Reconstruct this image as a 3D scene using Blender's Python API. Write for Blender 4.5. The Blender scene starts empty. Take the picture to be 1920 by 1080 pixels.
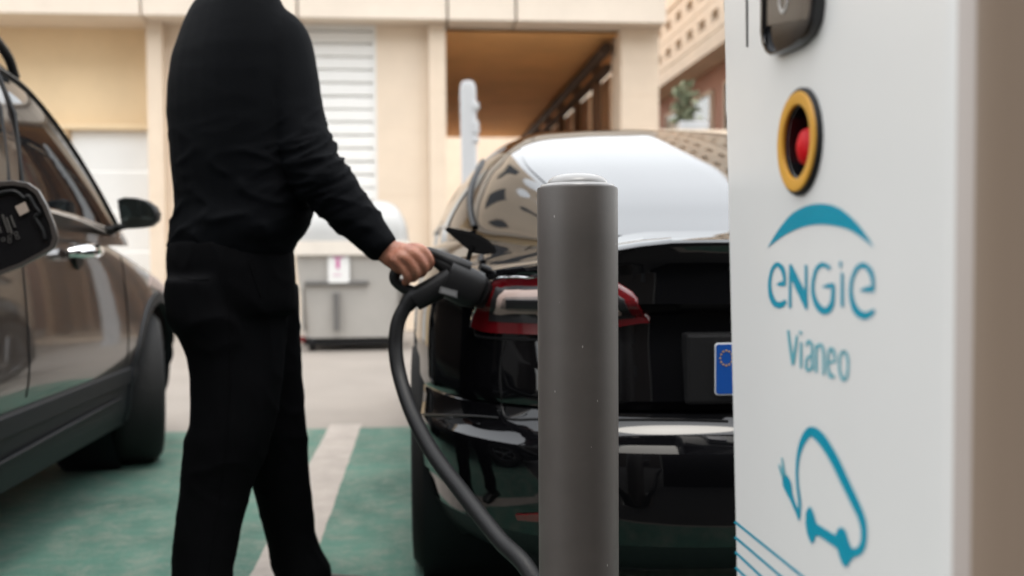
import bpy, bmesh, math, random
import numpy as np
from mathutils import Vector, Matrix, noise
from mathutils.bvhtree import BVHTree
random.seed(4)
SC = bpy.context.scene
COL = SC.collection
R = math.radians

# ------------------------------------------------------------------ camera
FPX = 1850.0                                   # focal length in photo pixels (1920 wide)
CAM = Vector((0.0, 0.0, 0.92))
ROT = (Matrix.Rotation(R(-5.25), 3, 'Z') @ Matrix.Rotation(R(88.0), 3, 'X') @ Matrix.Rotation(R(-0.35), 3, 'Z'))
cd = bpy.data.cameras.new('camera')
cam = bpy.data.objects.new('camera', cd)
COL.objects.link(cam)
cam.matrix_world = Matrix.Translation(CAM) @ ROT.to_4x4()
cd.sensor_width = 36.0
cd.lens = FPX / 1920 * 36.0
cd.clip_start = 0.05
cd.clip_end = 600
cd.dof.use_dof = True
cd.dof.focus_distance = 1.42
cd.dof.aperture_fstop = 3.3
cd.dof.aperture_blades = 9
SC.camera = cam

# ------------------------------------------------------------------ light
SUN_EL, SUN_AZ = 75, 170                      # degrees; azimuth measured from +Y towards +X
w = bpy.data.worlds.new('World')
SC.world = w
w.use_nodes = True
nt = w.node_tree
nt.nodes.clear()
sky = nt.nodes.new('ShaderNodeTexSky')
sky.sky_type = 'NISHITA'
sky.sun_disc = False
sky.sun_elevation = R(SUN_EL)
sky.sun_rotation = R(SUN_AZ)
sky.air_density = 2.0
sky.dust_density = 1.0
sky.ozone_density = 1.0
hs = nt.nodes.new('ShaderNodeHueSaturation')
hs.inputs['Saturation'].default_value = 0.14
bg = nt.nodes.new('ShaderNodeBackground')
bg.inputs['Strength'].default_value = 0.15
out = nt.nodes.new('ShaderNodeOutputWorld')
nt.links.new(sky.outputs[0], hs.inputs['Color'])
nt.links.new(hs.outputs[0], bg.inputs['Color'])
nt.links.new(bg.outputs[0], out.inputs['Surface'])
ld = bpy.data.lights.new('sun', 'SUN')
ld.energy = 0.5
ld.angle = R(25)
ld.color = (1.0, 0.93, 0.83)
sun = bpy.data.objects.new('sun', ld)
COL.objects.link(sun)
sdir = Vector((math.sin(R(SUN_AZ)) * math.cos(R(SUN_EL)), math.cos(R(SUN_AZ)) * math.cos(R(SUN_EL)), math.sin(R(SUN_EL))))
sun.rotation_euler = sdir.to_track_quat('Z', 'Y').to_euler()
SC.view_settings.view_transform = 'Standard'
SC.view_settings.look = 'None'
SC.view_settings.gamma = 1.0
SC.view_settings.use_curve_mapping = False
SC.view_settings.exposure = 1.73
SC.render.engine = 'CYCLES'
SC.cycles.use_denoising = True
SC.cycles.max_bounces = 8

# ------------------------------------------------------------------ helpers
def ray(px, py):
    return (ROT @ Vector(((px - 960) / FPX, -(py - 540) / FPX, -1.0))).normalized()

def at(px, py, Y=None, X=None, Z=None):
    """The point on a plane of the place that photo pixel (px, py) looks at."""
    d = ray(px, py)
    if Y is not None:
        t = (Y - CAM.y) / d.y
    elif X is not None:
        t = (X - CAM.x) / d.x
    else:
        t = (Z - CAM.z) / d.z
    return CAM + d * t

def project(p):
    q = ROT.transposed() @ (Vector(p) - CAM)
    return (960 + FPX * q.x / -q.z, 540 - FPX * q.y / -q.z)

def catmull(pts, n):
    """Smooth curve through rows of pts, n steps per span."""
    P = np.asarray(pts, float)
    Q = np.vstack([2 * P[0] - P[1], P, 2 * P[-1] - P[-2]])
    res = []
    for i in range(1, len(Q) - 2):
        p0, p1, p2, p3 = Q[i - 1:i + 3]
        for k in range(n):
            t = k / n
            res.append(0.5 * (2 * p1 + (p2 - p0) * t + (2 * p0 - 5 * p1 + 4 * p2 - p3) * t * t + (3 * p1 - p0 - 3 * p2 + p3) * t ** 3))
    res.append(P[-1])
    return np.array(res)

ORI = {}

def mat(name, col, rough=0.5, metal=0.0, coat=0.0, spec=0.5, var=0.0, vscale=8.0, bump=0.0, bscale=60.0, col2=None, sheen=0.0, emit=0.0, trans=0.0, croughness=0.03):
    m = bpy.data.materials.new(name)
    m.use_nodes = True
    n = m.node_tree
    b = n.nodes['Principled BSDF']
    b.inputs['Base Color'].default_value = (*col, 1)
    b.inputs['Roughness'].default_value = rough
    b.inputs['Metallic'].default_value = metal
    b.inputs['Coat Weight'].default_value = coat
    b.inputs['Coat Roughness'].default_value = croughness
    b.inputs['Specular IOR Level'].default_value = spec
    b.inputs['Sheen Weight'].default_value = sheen
    b.inputs['Transmission Weight'].default_value = trans
    tc = n.nodes.new('ShaderNodeTexCoord')
    if var > 0:
        nz = n.nodes.new('ShaderNodeTexNoise')
        nz.inputs['Scale'].default_value = vscale
        nz.inputs['Detail'].default_value = 8
        nz.inputs['Roughness'].default_value = 0.65
        n.links.new(tc.outputs['Object'], nz.inputs['Vector'])
        rp = n.nodes.new('ShaderNodeValToRGB')
        rp.color_ramp.elements[0].position = 0.32
        rp.color_ramp.elements[1].position = 0.68
        c2 = col2 if col2 else tuple(c * (1 - var) for c in col)
        rp.color_ramp.elements[0].color = (*c2, 1)
        rp.color_ramp.elements[1].color = (*col, 1)
        n.links.new(nz.outputs['Fac'], rp.inputs['Fac'])
        n.links.new(rp.outputs['Color'], b.inputs['Base Color'])
    if bump > 0:
        nb = n.nodes.new('ShaderNodeTexNoise')
        nb.inputs['Scale'].default_value = bscale
        nb.inputs['Detail'].default_value = 6
        n.links.new(tc.outputs['Object'], nb.inputs['Vector'])
        bp = n.nodes.new('ShaderNodeBump')
        bp.inputs['Strength'].default_value = bump
        bp.inputs['Distance'].default_value = 0.01
        n.links.new(nb.outputs['Fac'], bp.inputs['Height'])
        n.links.new(bp.outputs['Normal'], b.inputs['Normal'])
    return m

class MB:
    """Collects shapes and links them as ONE mesh object."""
    def __init__(s):
        s.v, s.f = [], []

    def add(s, verts, faces):
        b = len(s.v)
        s.v.extend([tuple(p) for p in verts])
        s.f.extend([tuple(i + b for i in f) for f in faces])
        return s

    def box(s, lo, hi, bevel=0.0):
        (x0, y0, z0), (x1, y1, z1) = lo, hi
        if bevel <= 0:
            return s.add([(x0, y0, z0), (x1, y0, z0), (x1, y1, z0), (x0, y1, z0), (x0, y0, z1), (x1, y0, z1), (x1, y1, z1), (x0, y1, z1)],
                         [(0, 3, 2, 1), (4, 5, 6, 7), (0, 1, 5, 4), (1, 2, 6, 5), (2, 3, 7, 6), (3, 0, 4, 7)])
        bm = bmesh.new()
        bmesh.ops.create_cube(bm, size=1.0)
        for q in bm.verts:
            q.co = Vector(((x0 + x1) / 2 + q.co.x * (x1 - x0), (y0 + y1) / 2 + q.co.y * (y1 - y0), (z0 + z1) / 2 + q.co.z * (z1 - z0)))
        bmesh.ops.bevel(bm, geom=bm.edges[:], offset=bevel, segments=2, profile=0.6, affect='EDGES')
        return s.bm(bm)

    def bm(s, bm):
        bm.verts.index_update()
        s.add([q.co[:] for q in bm.verts], [[q.index for q in f.verts] for f in bm.faces])
        bm.free()
        return s

    def grid(s, P, cu=False, cv=False, cap0=False, cap1=False):
        P = np.asarray(P, float)
        nu, nv = P.shape[:2]
        f = []
        for i in range(nu if cu else nu - 1):
            for j in range(nv if cv else nv - 1):
                i2, j2 = (i + 1) % nu, (j + 1) % nv
                f.append((i * nv + j, i2 * nv + j, i2 * nv + j2, i * nv + j2))
        if cap0:
            f.append(tuple(range(nv)))
        if cap1:
            f.append(tuple((nu - 1) * nv + j for j in reversed(range(nv))))
        return s.add(P.reshape(-1, 3), f)

    def tube(s, pts, rad, n=12, steps=0, flat=1.0, ref=(0, 1, 0), expo=2.0, caps=True):
        """Tube along pts; rad scalar or list; flat scales the radius along ref."""
        pts = np.asarray([tuple(p) for p in pts], float)
        rad = np.full(len(pts), rad, float) if np.isscalar(rad) else np.asarray(rad, float)
        if steps:
            q = catmull(np.hstack([pts, rad[:, None]]), steps)
            pts, rad = q[:, :3], np.maximum(q[:, 3], 1e-4)
        ref = np.asarray(ref, float)
        T = np.gradient(pts, axis=0)
        rings = []
        for p, t, r in zip(pts, T, rad):
            t = t / (np.linalg.norm(t) + 1e-12)
            b = ref - t * ref.dot(t)
            if np.linalg.norm(b) < 1e-3:
                b = np.array([1.0, 0.3, 0.1]) - t * np.array([1.0, 0.3, 0.1]).dot(t)
            b /= np.linalg.norm(b)
            a = np.cross(t, b)
            ring = []
            for k in range(n):
                c, q = math.cos(2 * math.pi * k / n), math.sin(2 * math.pi * k / n)
                ce = math.copysign(abs(c) ** (2 / expo), c)
                qe = math.copysign(abs(q) ** (2 / expo), q)
                ring.append(p + a * r * ce + b * r * flat * qe)
            rings.append(ring)
        return s.grid(rings, cv=True, cap0=caps, cap1=caps)

    def prism(s, poly, depth, plane='XZ', at0=0.0):
        """Closed outline poly (2D) pushed through depth along the third axis."""
        bm = bmesh.new()
        def P(a, b, c):
            return {'XZ': (a, c, b), 'YZ': (c, a, b), 'XY': (a, b, c)}[plane]
        n = len(poly)
        v0 = [bm.verts.new(P(a, b, at0)) for a, b in poly]
        v1 = [bm.verts.new(P(a, b, at0 + depth)) for a, b in poly]
        bm.faces.new(v0)
        bm.faces.new(v1)
        for i in range(n):
            bm.faces.new((v0[i], v0[(i + 1) % n], v1[(i + 1) % n], v1[i]))
        bmesh.ops.recalc_face_normals(bm, faces=bm.faces[:])
        bmesh.ops.triangulate(bm, faces=[f for f in bm.faces if len(f.verts) > 4])
        return s.bm(bm)

    def lathe(s, prof, centre, axis='X', n=32, caps=False):
        """prof: list of (offset along axis, radius)."""
        rings = []
        for a, r in prof:
            ring = []
            for k in range(n):
                c, q = r * math.cos(2 * math.pi * k / n), r * math.sin(2 * math.pi * k / n)
                d = {'X': (a, c, q), 'Y': (c, a, q), 'Z': (c, q, a)}[axis]
                ring.append((centre[0] + d[0], centre[1] + d[1], centre[2] + d[2]))
            rings.append(ring)
        return s.grid(rings, cv=True, cap0=caps and prof[0][1] > 1e-5, cap1=caps and prof[-1][1] > 1e-5)

    def build(s, name, m, parent=None, smooth=None, origin=None, fix=True):
        me = bpy.data.meshes.new(name)
        if origin is None:
            origin = ORI[parent.name] if parent else Vector((0, 0, 0))
        origin = Vector(origin)
        me.from_pydata([tuple(Vector(p) - origin) for p in s.v], [], s.f)
        me.validate()
        if fix:
            bm = bmesh.new()
            bm.from_mesh(me)
            bmesh.ops.recalc_face_normals(bm, faces=bm.faces[:])
            bm.to_mesh(me)
            bm.free()
        if smooth is not None:
            me.polygons.foreach_set('use_smooth', [True] * len(me.polygons))
            if smooth < 180:
                me.set_sharp_from_angle(angle=R(smooth))
        me.materials.append(m)
        return link(name, me, parent, origin)

def link(name, me, parent=None, origin=(0, 0, 0)):
    o = bpy.data.objects.new(name, me)
    COL.objects.link(o)
    if parent:
        o.parent = parent
        o.location = Vector(origin) - ORI[parent.name]
    else:
        o.location = origin
    ORI[o.name] = Vector(origin)
    return o

def tag(o, label=None, cat=None, group=None, kind=None):
    if label: o['label'] = label
    if cat: o['category'] = cat
    if group: o['group'] = group
    if kind: o['kind'] = kind
    return o

def thing(name, loc, label, cat, group=None):
    return tag(link(name, None, None, loc), label, cat, group)

def piece(src, parent, loc):
    """A copy of a part that shares its mesh."""
    c = src.copy()
    COL.objects.link(c)
    c.parent = parent
    c.location = Vector(loc) - ORI[parent.name]
    ORI[c.name] = Vector(loc)
    return c

def rounded(cx, cy, hw, hh, r, n=6):
    pts = []
    for sx, sy, a0 in ((1, 1, 0), (-1, 1, 90), (-1, -1, 180), (1, -1, 270)):
        for k in range(n + 1):
            a = R(a0 + 90 * k / n)
            pts.append((cx + sx * (hw - r) + r * math.cos(a), cy + sy * (hh - r) + r * math.sin(a)))
    return pts

# ------------------------------------------------------------------ materials
M = {}
M['fascia'] = mat('fascia_stone', (0.74, 0.645, 0.54), 0.8, var=0.10, vscale=1.3, bump=0.15, bscale=30)
M['pillar'] = mat('pillar_stone', (0.74, 0.61, 0.475), 0.8, var=0.10, vscale=1.6, bump=0.15, bscale=30)
M['render'] = mat('ochre_render', (0.86, 0.67, 0.43), 0.9, var=0.12, vscale=0.9, bump=0.2, bscale=40)
M['paintwhite'] = mat('white_shutter_paint', (0.80, 0.79, 0.76), 0.55, var=0.05, vscale=2)
M['ceiling'] = mat('soffit_wood', (0.80, 0.44, 0.17), 0.8, var=0.2, vscale=1.2)
M['orange'] = mat('orange_render', (0.80, 0.54, 0.34), 0.9, var=0.2, vscale=0.8)
M['darkbeam'] = mat('dark_iron', (0.05, 0.028, 0.017), 0.7)
M['postbrown'] = mat('passage_post_brown', (0.16, 0.085, 0.045), 0.8)
M['brownwall'] = mat('red_brown_wall', (0.50, 0.29, 0.22), 0.9, var=0.3, vscale=0.8)
M['block'] = mat('pale_block', (0.70, 0.60, 0.48), 0.9, var=0.15, vscale=3)
M['darkglass'] = mat('dark_window_glass', (0.01, 0.011, 0.012), 0.04, spec=0.6)
M['tanwall'] = mat('brown_facade', (0.050, 0.040, 0.032), 0.9, var=0.15, vscale=0.5)
M['concrete'] = mat('pale_concrete', (0.25, 0.222, 0.195), 0.85, var=0.16, vscale=1.1, bump=0.25, bscale=60)
M['asphalt'] = mat('dark_asphalt', (0.045, 0.043, 0.042), 0.9, var=0.3, vscale=3, bump=0.3, bscale=200)
M['stripe'] = mat('worn_line_paint', (0.36, 0.32, 0.285), 0.75, var=0.25, vscale=9, bump=0.2)
M['bollard'] = mat('bollard_grey', (0.078, 0.067, 0.060), 0.50, var=0.18, vscale=14, bump=0.04, bscale=500)
M['cap'] = mat('bollard_cap', (0.27, 0.265, 0.26), 0.30)
M['white'] = mat('charger_white', (0.70, 0.69, 0.665), 0.22, spec=0.4, var=0.03, vscale=3)
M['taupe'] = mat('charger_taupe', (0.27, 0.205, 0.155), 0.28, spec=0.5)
M['teal'] = mat('teal_print', (0.0, 0.26, 0.37), 0.35)
M['teallight'] = mat('teal_print_pale', (0.10, 0.36, 0.42), 0.35)
M['black'] = mat('black_plastic', (0.007, 0.007, 0.0075), 0.48, spec=0.28, bump=0.1, bscale=300)
M['blackgloss'] = mat('black_gloss_plastic', (0.008, 0.008, 0.009), 0.12)
M['screen'] = mat('reader_screen', (0.075, 0.062, 0.05), 0.15)
M['yellow'] = mat('yellow_ring', (0.58, 0.29, 0.03), 0.45)
M['red'] = mat('red_button', (0.52, 0.004, 0.008), 0.5, spec=0.2)
M['steel'] = mat('bright_steel', (0.7, 0.7, 0.7), 0.2, metal=1.0)
M['chrome'] = mat('chrome', (0.85, 0.85, 0.85), 0.08, metal=1.0)
M['carblack'] = mat('car_black_paint', (0.0025, 0.0025, 0.003), 0.3, coat=1.0, spec=0.0)
M['suvpaint'] = mat('car_brown_metallic', (0.034, 0.026, 0.022), 0.30, metal=0.3, coat=1.0, spec=0.3)
M['clad'] = mat('car_cladding', (0.009, 0.010, 0.012), 0.55, spec=0.25, bump=0.15, bscale=400)
M['tyre'] = mat('tyre_rubber', (0.010, 0.010, 0.010), 0.85, bump=0.2, bscale=120)
M['rim'] = mat('alloy_rim', (0.30, 0.30, 0.31), 0.3, metal=0.9)
M['glass'] = mat('car_glass', (0.010, 0.011, 0.012), 0.02, spec=0.5)
M['glass'].node_tree.nodes['Principled BSDF'].inputs['IOR'].default_value = 1.75
M['flapblack'] = mat('flap_black', (0.004, 0.004, 0.004), 0.8, spec=0.0)
M['redlens'] = mat('red_lens', (0.12, 0.003, 0.006), 0.2, coat=0.5)
M['clearlens'] = mat('clear_lens', (0.36, 0.27, 0.235), 0.35, coat=0.15)
M['greylens'] = mat('grey_lens', (0.018, 0.017, 0.018), 0.35, coat=0.1, spec=0.3)
M['lampinner'] = mat('lamp_inner', (0.16, 0.125, 0.11), 0.4, coat=0.1, var=0.3, vscale=60)
M['plateblue'] = mat('plate_blue', (0.005, 0.065, 0.30), 0.35)
M['platewhite'] = mat('plate_white', (0.75, 0.75, 0.73), 0.4)
M['gold'] = mat('plate_star', (0.55, 0.33, 0.09), 0.4)
M['knit'] = mat('black_knit', (0.0020, 0.0025, 0.0034), 0.75, sheen=0.0, spec=0.055, bump=0.3, bscale=420)
M['cloth'] = mat('black_trouser_cloth', (0.0020, 0.0021, 0.0026), 0.80, sheen=0.0, spec=0.05, bump=0.25, bscale=500)
M['leather'] = mat('black_leather', (0.008, 0.008, 0.008), 0.4)
M['hair'] = mat('dark_hair', (0.02, 0.013, 0.009), 0.6)
M['eye'] = mat('eye_white', (0.7, 0.68, 0.65), 0.2)
M['binbody'] = mat('container_grey', (0.42, 0.40, 0.37), 0.6, var=0.12, vscale=2.5)
M['binlid'] = mat('container_lid', (0.42, 0.42, 0.41), 0.5, var=0.08, vscale=3)
M['binrim'] = mat('container_rim', (0.74, 0.68, 0.60), 0.55, var=0.1, vscale=5)
M['bindark'] = mat('container_dark_bar', (0.12, 0.115, 0.11), 0.6)  # even dark grey of the grip bar and ribs
M['pink'] = mat('sticker_pink', (0.55, 0.11, 0.32), 0.5)
M['leaf'] = mat('leaf_green', (0.28, 0.31, 0.20), 0.7, var=0.5, vscale=9)
M['greywhite'] = mat('grey_label', (0.16, 0.16, 0.16), 0.5)
M['flapprint'] = mat('flap_moulded_print', (0.06, 0.055, 0.05), 0.5)
M['postwhite'] = mat('post_white', (0.52, 0.53, 0.54), 0.4, var=0.06, vscale=3)

def skin_mat():
    m = mat('skin', (0.36, 0.16, 0.098), 0.45, var=0.3, vscale=28, col2=(0.24, 0.085, 0.05), bump=0.25, bscale=260)
    b = m.node_tree.nodes['Principled BSDF']
    b.inputs['Subsurface Weight'].default_value = 0.15
    b.inputs['Subsurface Radius'].default_value = (0.02, 0.007, 0.004)
    b.inputs['Subsurface Scale'].default_value = 0.3
    return m
M['skin'] = skin_mat()

def green_mat():
    """Worn green bay paint: concrete shows through in flecks and tyre marks."""
    m = mat('green_bay_paint', (0.066, 0.165, 0.125), 0.8, var=0.45, vscale=2.2, bump=0.35, bscale=160)
    n = m.node_tree
    b = n.nodes['Principled BSDF']
    base = b.inputs['Base Color'].links[0].from_socket
    tc = n.nodes.new('ShaderNodeTexCoord')
    nz = n.nodes.new('ShaderNodeTexNoise')
    nz.inputs['Scale'].default_value = 9
    nz.inputs['Detail'].default_value = 15
    nz.inputs['Roughness'].default_value = 0.82
    n.links.new(tc.outputs['Object'], nz.inputs['Vector'])
    rp = n.nodes.new('ShaderNodeValToRGB')
    rp.color_ramp.elements[0].position = 0.46
    rp.color_ramp.elements[1].position = 0.66
    rp.color_ramp.elements[0].color = (0, 0, 0, 1)
    rp.color_ramp.elements[1].color = (0.7, 0.7, 0.7, 1)
    n.links.new(nz.outputs['Fac'], rp.inputs['Fac'])
    mx = n.nodes.new('ShaderNodeMix')
    mx.data_type = 'RGBA'
    n.links.new(rp.outputs['Color'], mx.inputs['Factor'])
    n.links.new(base, mx.inputs['A'])
    mx.inputs['B'].default_value = (0.20, 0.205, 0.17, 1)
    n.links.new(mx.outputs['Result'], b.inputs['Base Color'])
    return m
M['green'] = green_mat()

def bollard_flecks():
    """Small pale chips and scratches in the bollard's coat."""
    m = M['bollard']
    n = m.node_tree
    b = n.nodes['Principled BSDF']
    base = b.inputs['Base Color'].links[0].from_socket
    tc = n.nodes.new('ShaderNodeTexCoord')
    mp = n.nodes.new('ShaderNodeMapping')
    mp.inputs['Scale'].default_value = (1, 1, 0.45)
    vo = n.nodes.new('ShaderNodeTexVoronoi')
    vo.inputs['Scale'].default_value = 85
    n.links.new(tc.outputs['Object'], mp.inputs['Vector'])
    nz = n.nodes.new('ShaderNodeTexNoise')
    nz.inputs['Scale'].default_value = 60
    n.links.new(mp.outputs['Vector'], vo.inputs['Vector'])
    n.links.new(tc.outputs['Object'], nz.inputs['Vector'])
    lt = n.nodes.new('ShaderNodeMath'); lt.operation = 'LESS_THAN'; lt.inputs[1].default_value = 0.08
    gt = n.nodes.new('ShaderNodeMath'); gt.operation = 'GREATER_THAN'; gt.inputs[1].default_value = 0.57
    mu = n.nodes.new('ShaderNodeMath'); mu.operation = 'MULTIPLY'
    n.links.new(vo.outputs['Distance'], lt.inputs[0])
    n.links.new(nz.outputs['Fac'], gt.inputs[0])
    n.links.new(lt.outputs[0], mu.inputs[0])
    n.links.new(gt.outputs[0], mu.inputs[1])
    mx = n.nodes.new('ShaderNodeMix')
    mx.data_type = 'RGBA'
    n.links.new(mu.outputs[0], mx.inputs['Factor'])
    n.links.new(base, mx.inputs['A'])
    mx.inputs['B'].default_value = (0.30, 0.28, 0.26, 1)
    n.links.new(mx.outputs['Result'], b.inputs['Base Color'])
bollard_flecks()

# ------------------------------------------------------------------ ground
o = MB().add([(-150, -150, 0), (150, -150, 0), (150, 150, 0), (-150, 150, 0)], [(0, 1, 2, 3)]).build('ground', M['concrete'])
tag(o, kind='structure')
o = MB().add([(-40, -10.9, 0.003), (40, -10.9, 0.003), (40, 1.72, 0.003), (-40, 1.72, 0.003)], [(0, 1, 2, 3)]).build('road', M['asphalt'])
tag(o, kind='structure')
for x0, x1 in ((-2.95, -0.485), (-0.355, 2.10)):
    o = MB().add([(x0, 1.74, 0.004), (x1, 1.74, 0.004), (x1, 5.24, 0.004), (x0, 5.24, 0.004)], [(0, 1, 2, 3)]).build('parking_bay_surface', M['green'])
    tag(o, kind='structure')
rgm = random.Random(7)
for x0, x1 in ((-3.08, -2.95), (-0.497, -0.328), (2.10, 2.23)):
    rows = []
    for k in range(180):
        y = 1.74 + (5.36 - 1.74) * k / 179
        j0, j1 = 0.004 * noise.noise(Vector((y * 9, x0, 0))) + rgm.gauss(0, 0.0008), 0.004 * noise.noise(Vector((y * 9, x1, 5))) + rgm.gauss(0, 0.0008)
        rows.append([(x0 + j0, y, 0.0045), (x0 + 0.04, y, 0.0045), (x1 - 0.04, y, 0.0045), (x1 + j1, y, 0.0045)])
    o = MB().grid(rows).build('road_marking', M['stripe'])
    tag(o, kind='structure')

# ------------------------------------------------------------------ beige building (front at Y = 12)
FY = 12.0
B = thing('beige_building', (0, FY, 0), 'beige stone building with white louvred shutter, white garage door and open brown passage', 'building')
def fx(px): return at(px, 475, Y=FY).x
def fz(py, px=700): return at(px, py, Y=FY).z
zf = fz(48)
# fascia slabs with open joints between them
edges = [-14.2, -11.4, -8.6, -5.9, -3.15, fx(712) - 0.9, fx(841), fx(965), fx(1238)]
for a, b in zip(edges[:-1], edges[1:]):
    MB().box((a + 0.012, FY - 0.35, zf), (b - 0.012, FY + 0.10, zf + 0.44), 0.012).build('fascia_panel', M['fascia'], B)
MB().box((-14.2, FY + 0.10, zf + 0.02), (fx(1238), FY + 0.6, zf + 0.46)).build('upper_wall', M['fascia'], B)
MB().box((-14.2, FY - 0.42, zf + 0.47), (fx(1238) + 0.05, FY + 0.6, zf + 0.55), 0.02).build('cornice', M['fascia'], B)
MB().box((-14.2, FY + 0.15, zf + 0.56), (fx(836), FY + 5.0, zf + 3.4)).build('upper_storey', M['pillar'], B)
uw = None
for k in range(5):
    x = -12.4 + 2.7 * k
    if uw is None:
        uw = MB().box((0, 0, 0), (1.25, 0.03, 1.4)).build('upper_window', M['darkglass'], B, origin=(0, 0, 0))
        uw.location = Vector((x, FY + 0.125, zf + 1.3)) - ORI[B.name]
    else:
        piece(uw, B, (x, FY + 0.125, zf + 1.3))
# ochre recess and white garage door
xr = fx(284)
MB().box((-14.2, FY + 0.45, fz(233)), (xr, FY + 0.60, zf + 0.02)).build('ochre_panel', M['render'], B)
MB().box((-14.2, FY + 0.25, fz(240)), (xr, FY + 0.45, fz(231)), 0.01).build('lintel', M['render'], B)
xd = fx(118)
MB().box((-14.2, FY + 0.30, 0), (xd - 0.03, FY + 0.60, fz(240))).build('plinth_wall', M['render'], B)
nsec = 5
zt = fz(241)
for k in range(nsec):
    MB().box((xd, FY + 0.36, zt * k / nsec + 0.005), (xr - 0.0, FY + 0.42, zt * (k + 1) / nsec - 0.003), 0.006).build('garage_door_panel', M['paintwhite'], B)
# wall and pier behind the person
xs0, xs1 = fx(574), fx(704)
def tiled_pier(x0, x1, y0, y1, ztop, rows):
    """A pier's core and its courses of stone tiles with open joints."""
    MB().box((x0 + 0.003, y0 + 0.003, 0), (x1 - 0.003, y1, ztop - 0.002)).build('pier_core', M['pillar'], B)
    h = ztop / rows
    for r_ in range(rows):
        dz = 0.001 * random.uniform(-1, 1)
        MB().box((x0, y0 + dz, r_ * h + 0.0015), (x1, y1 - 0.01, (r_ + 1) * h - 0.0015), 0.002).build('stone_tile', M['pillar'], B)
tiled_pier(xr, fx(312), FY - 0.06, FY + 0.6, zf, 9)
MB().box((fx(312) + 0.002, FY + 0.08, 0), (xs0 - 0.04, FY + 0.5, zf)).build('rendered_wall', M['pillar'], B)
# louvred shutter: frame and single slats
zs = fz(57)
S = link('louvre_shutter', None, B, (xs0, FY, 0))
fr = MB()
fr.box((xs0 - 0.04, FY - 0.03, 0.0), (xs0, FY + 0.12, zs + 0.05))
fr.box((xs1, FY - 0.03, 0.0), (xs1 + 0.035, FY + 0.12, zs + 0.05))
fr.box((xs0, FY - 0.03, zs), (xs1, FY + 0.12, zs + 0.05))
fr.box((xs0, FY + 0.11, 0.0), (xs1, FY + 0.13, zs))
fr.build('shutter_frame', M['paintwhite'], S)
slat = None
ns = 23
for k in range(ns):
    z0 = k * zs / ns
    h = zs / ns
    if slat is None:
        slat = MB().add([(0, 0.05, 0), (xs1 - xs0, 0.05, 0), (xs1 - xs0, 0.00, 0.015), (0, 0.00, 0.015),
                         (0, 0.00, h * 0.82), (xs1 - xs0, 0.00, h * 0.82), (xs1 - xs0, 0.05, h * 1.02), (0, 0.05, h * 1.02)],
                        [(0, 1, 2, 3), (3, 2, 5, 4), (4, 5, 6, 7), (0, 3, 4, 7), (1, 6, 5, 2), (0, 7, 6, 1)]).build('slat', M['paintwhite'], S, origin=(0, 0, 0))
        slat.location = Vector((xs0, FY, z0)) - ORI[S.name]
    else:
        piece(slat, S, (xs0, FY, z0 + random.uniform(-0.004, 0.004)))
# pier beside the shutter, its paler projecting edge
tiled_pier(xs1 + 0.036, fx(806), FY - 0.04, FY + 0.6, zf, 9)
tiled_pier(fx(806) + 0.004, fx(838), FY - 0.16, FY + 0.6, zf, 9)
# passage
xl, xq = fx(838), fx(1162)
DY = 23.0
zc = at(960, 258, Y=DY).z
MB().add([(xl, FY + 0.1, zf - 0.03), (xq + 0.3, FY + 0.1, zf - 0.03), (xq + 0.3, DY, zc), (xl, DY, zc)], [(0, 3, 2, 1)]).build('passage_ceiling', M['ceiling'], B)
MB().box((xl - 0.2, FY + 0.61, 0), (xl, DY, zf - 0.04)).build('passage_side_wall', M['pillar'], B)
MB().box((xl, FY + 0.3, -0.05), (xq + 0.2, 29.9, 0.012)).build('passage_bounce_floor', M['pillar'], B)  # pale slab added to bounce light up onto the passage ceiling
MB().box((xl - 0.6, 30.0, 0), (xq + 2.5, 30.3, 5.0)).build('passage_end_wall', M['pillar'], B)
MB().box((xl + 0.3, 29.94, 0), (xl + 1.3, 29.998, 2.1), 0.02).build('passage_door', M['orange'], B)
colm = None
for k in range(6):
    y = FY + 1.6 + 1.75 * k
    if colm is None:
        colm = MB().box((0, 0, 0), (0.10, 0.16, zf - 0.05)).build('passage_post', M['postbrown'], B, origin=(0, 0, 0))
        colm.location = Vector((xq - 0.03, y, 0)) - ORI[B.name]
    else:
        piece(colm, B, (xq - 0.03, y, 0))
    MB().box((xq + 0.22, y + 0.2, 0), (xq + 0.30, y + 1.68, zf - 0.24), 0.01).build('passage_wall_panel', M['orange'], B)
    MB().box((xq + 0.19, y + 0.2, 2.40), (xq + 0.22, y + 1.68, 2.52), 0.01).build('passage_rail', M['orange'], B)
b_ = MB()
b_.tube([(xq - 0.10, FY + 0.3, zf - 0.17), (xq - 0.10, DY - 0.01, zc - 0.13)], 0.075, 10)
b_.build('ceiling_pipe', M['darkbeam'], B, smooth=60)
MB().box((xq - 0.06, FY + 0.62, zf - 0.37), (xq + 0.06, DY - 0.02, zf - 0.30)).build('ceiling_beam', M['darkbeam'], B)
tiled_pier(fx(1164), fx(1234), FY - 0.05, FY + 0.6, zf, 9)

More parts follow.
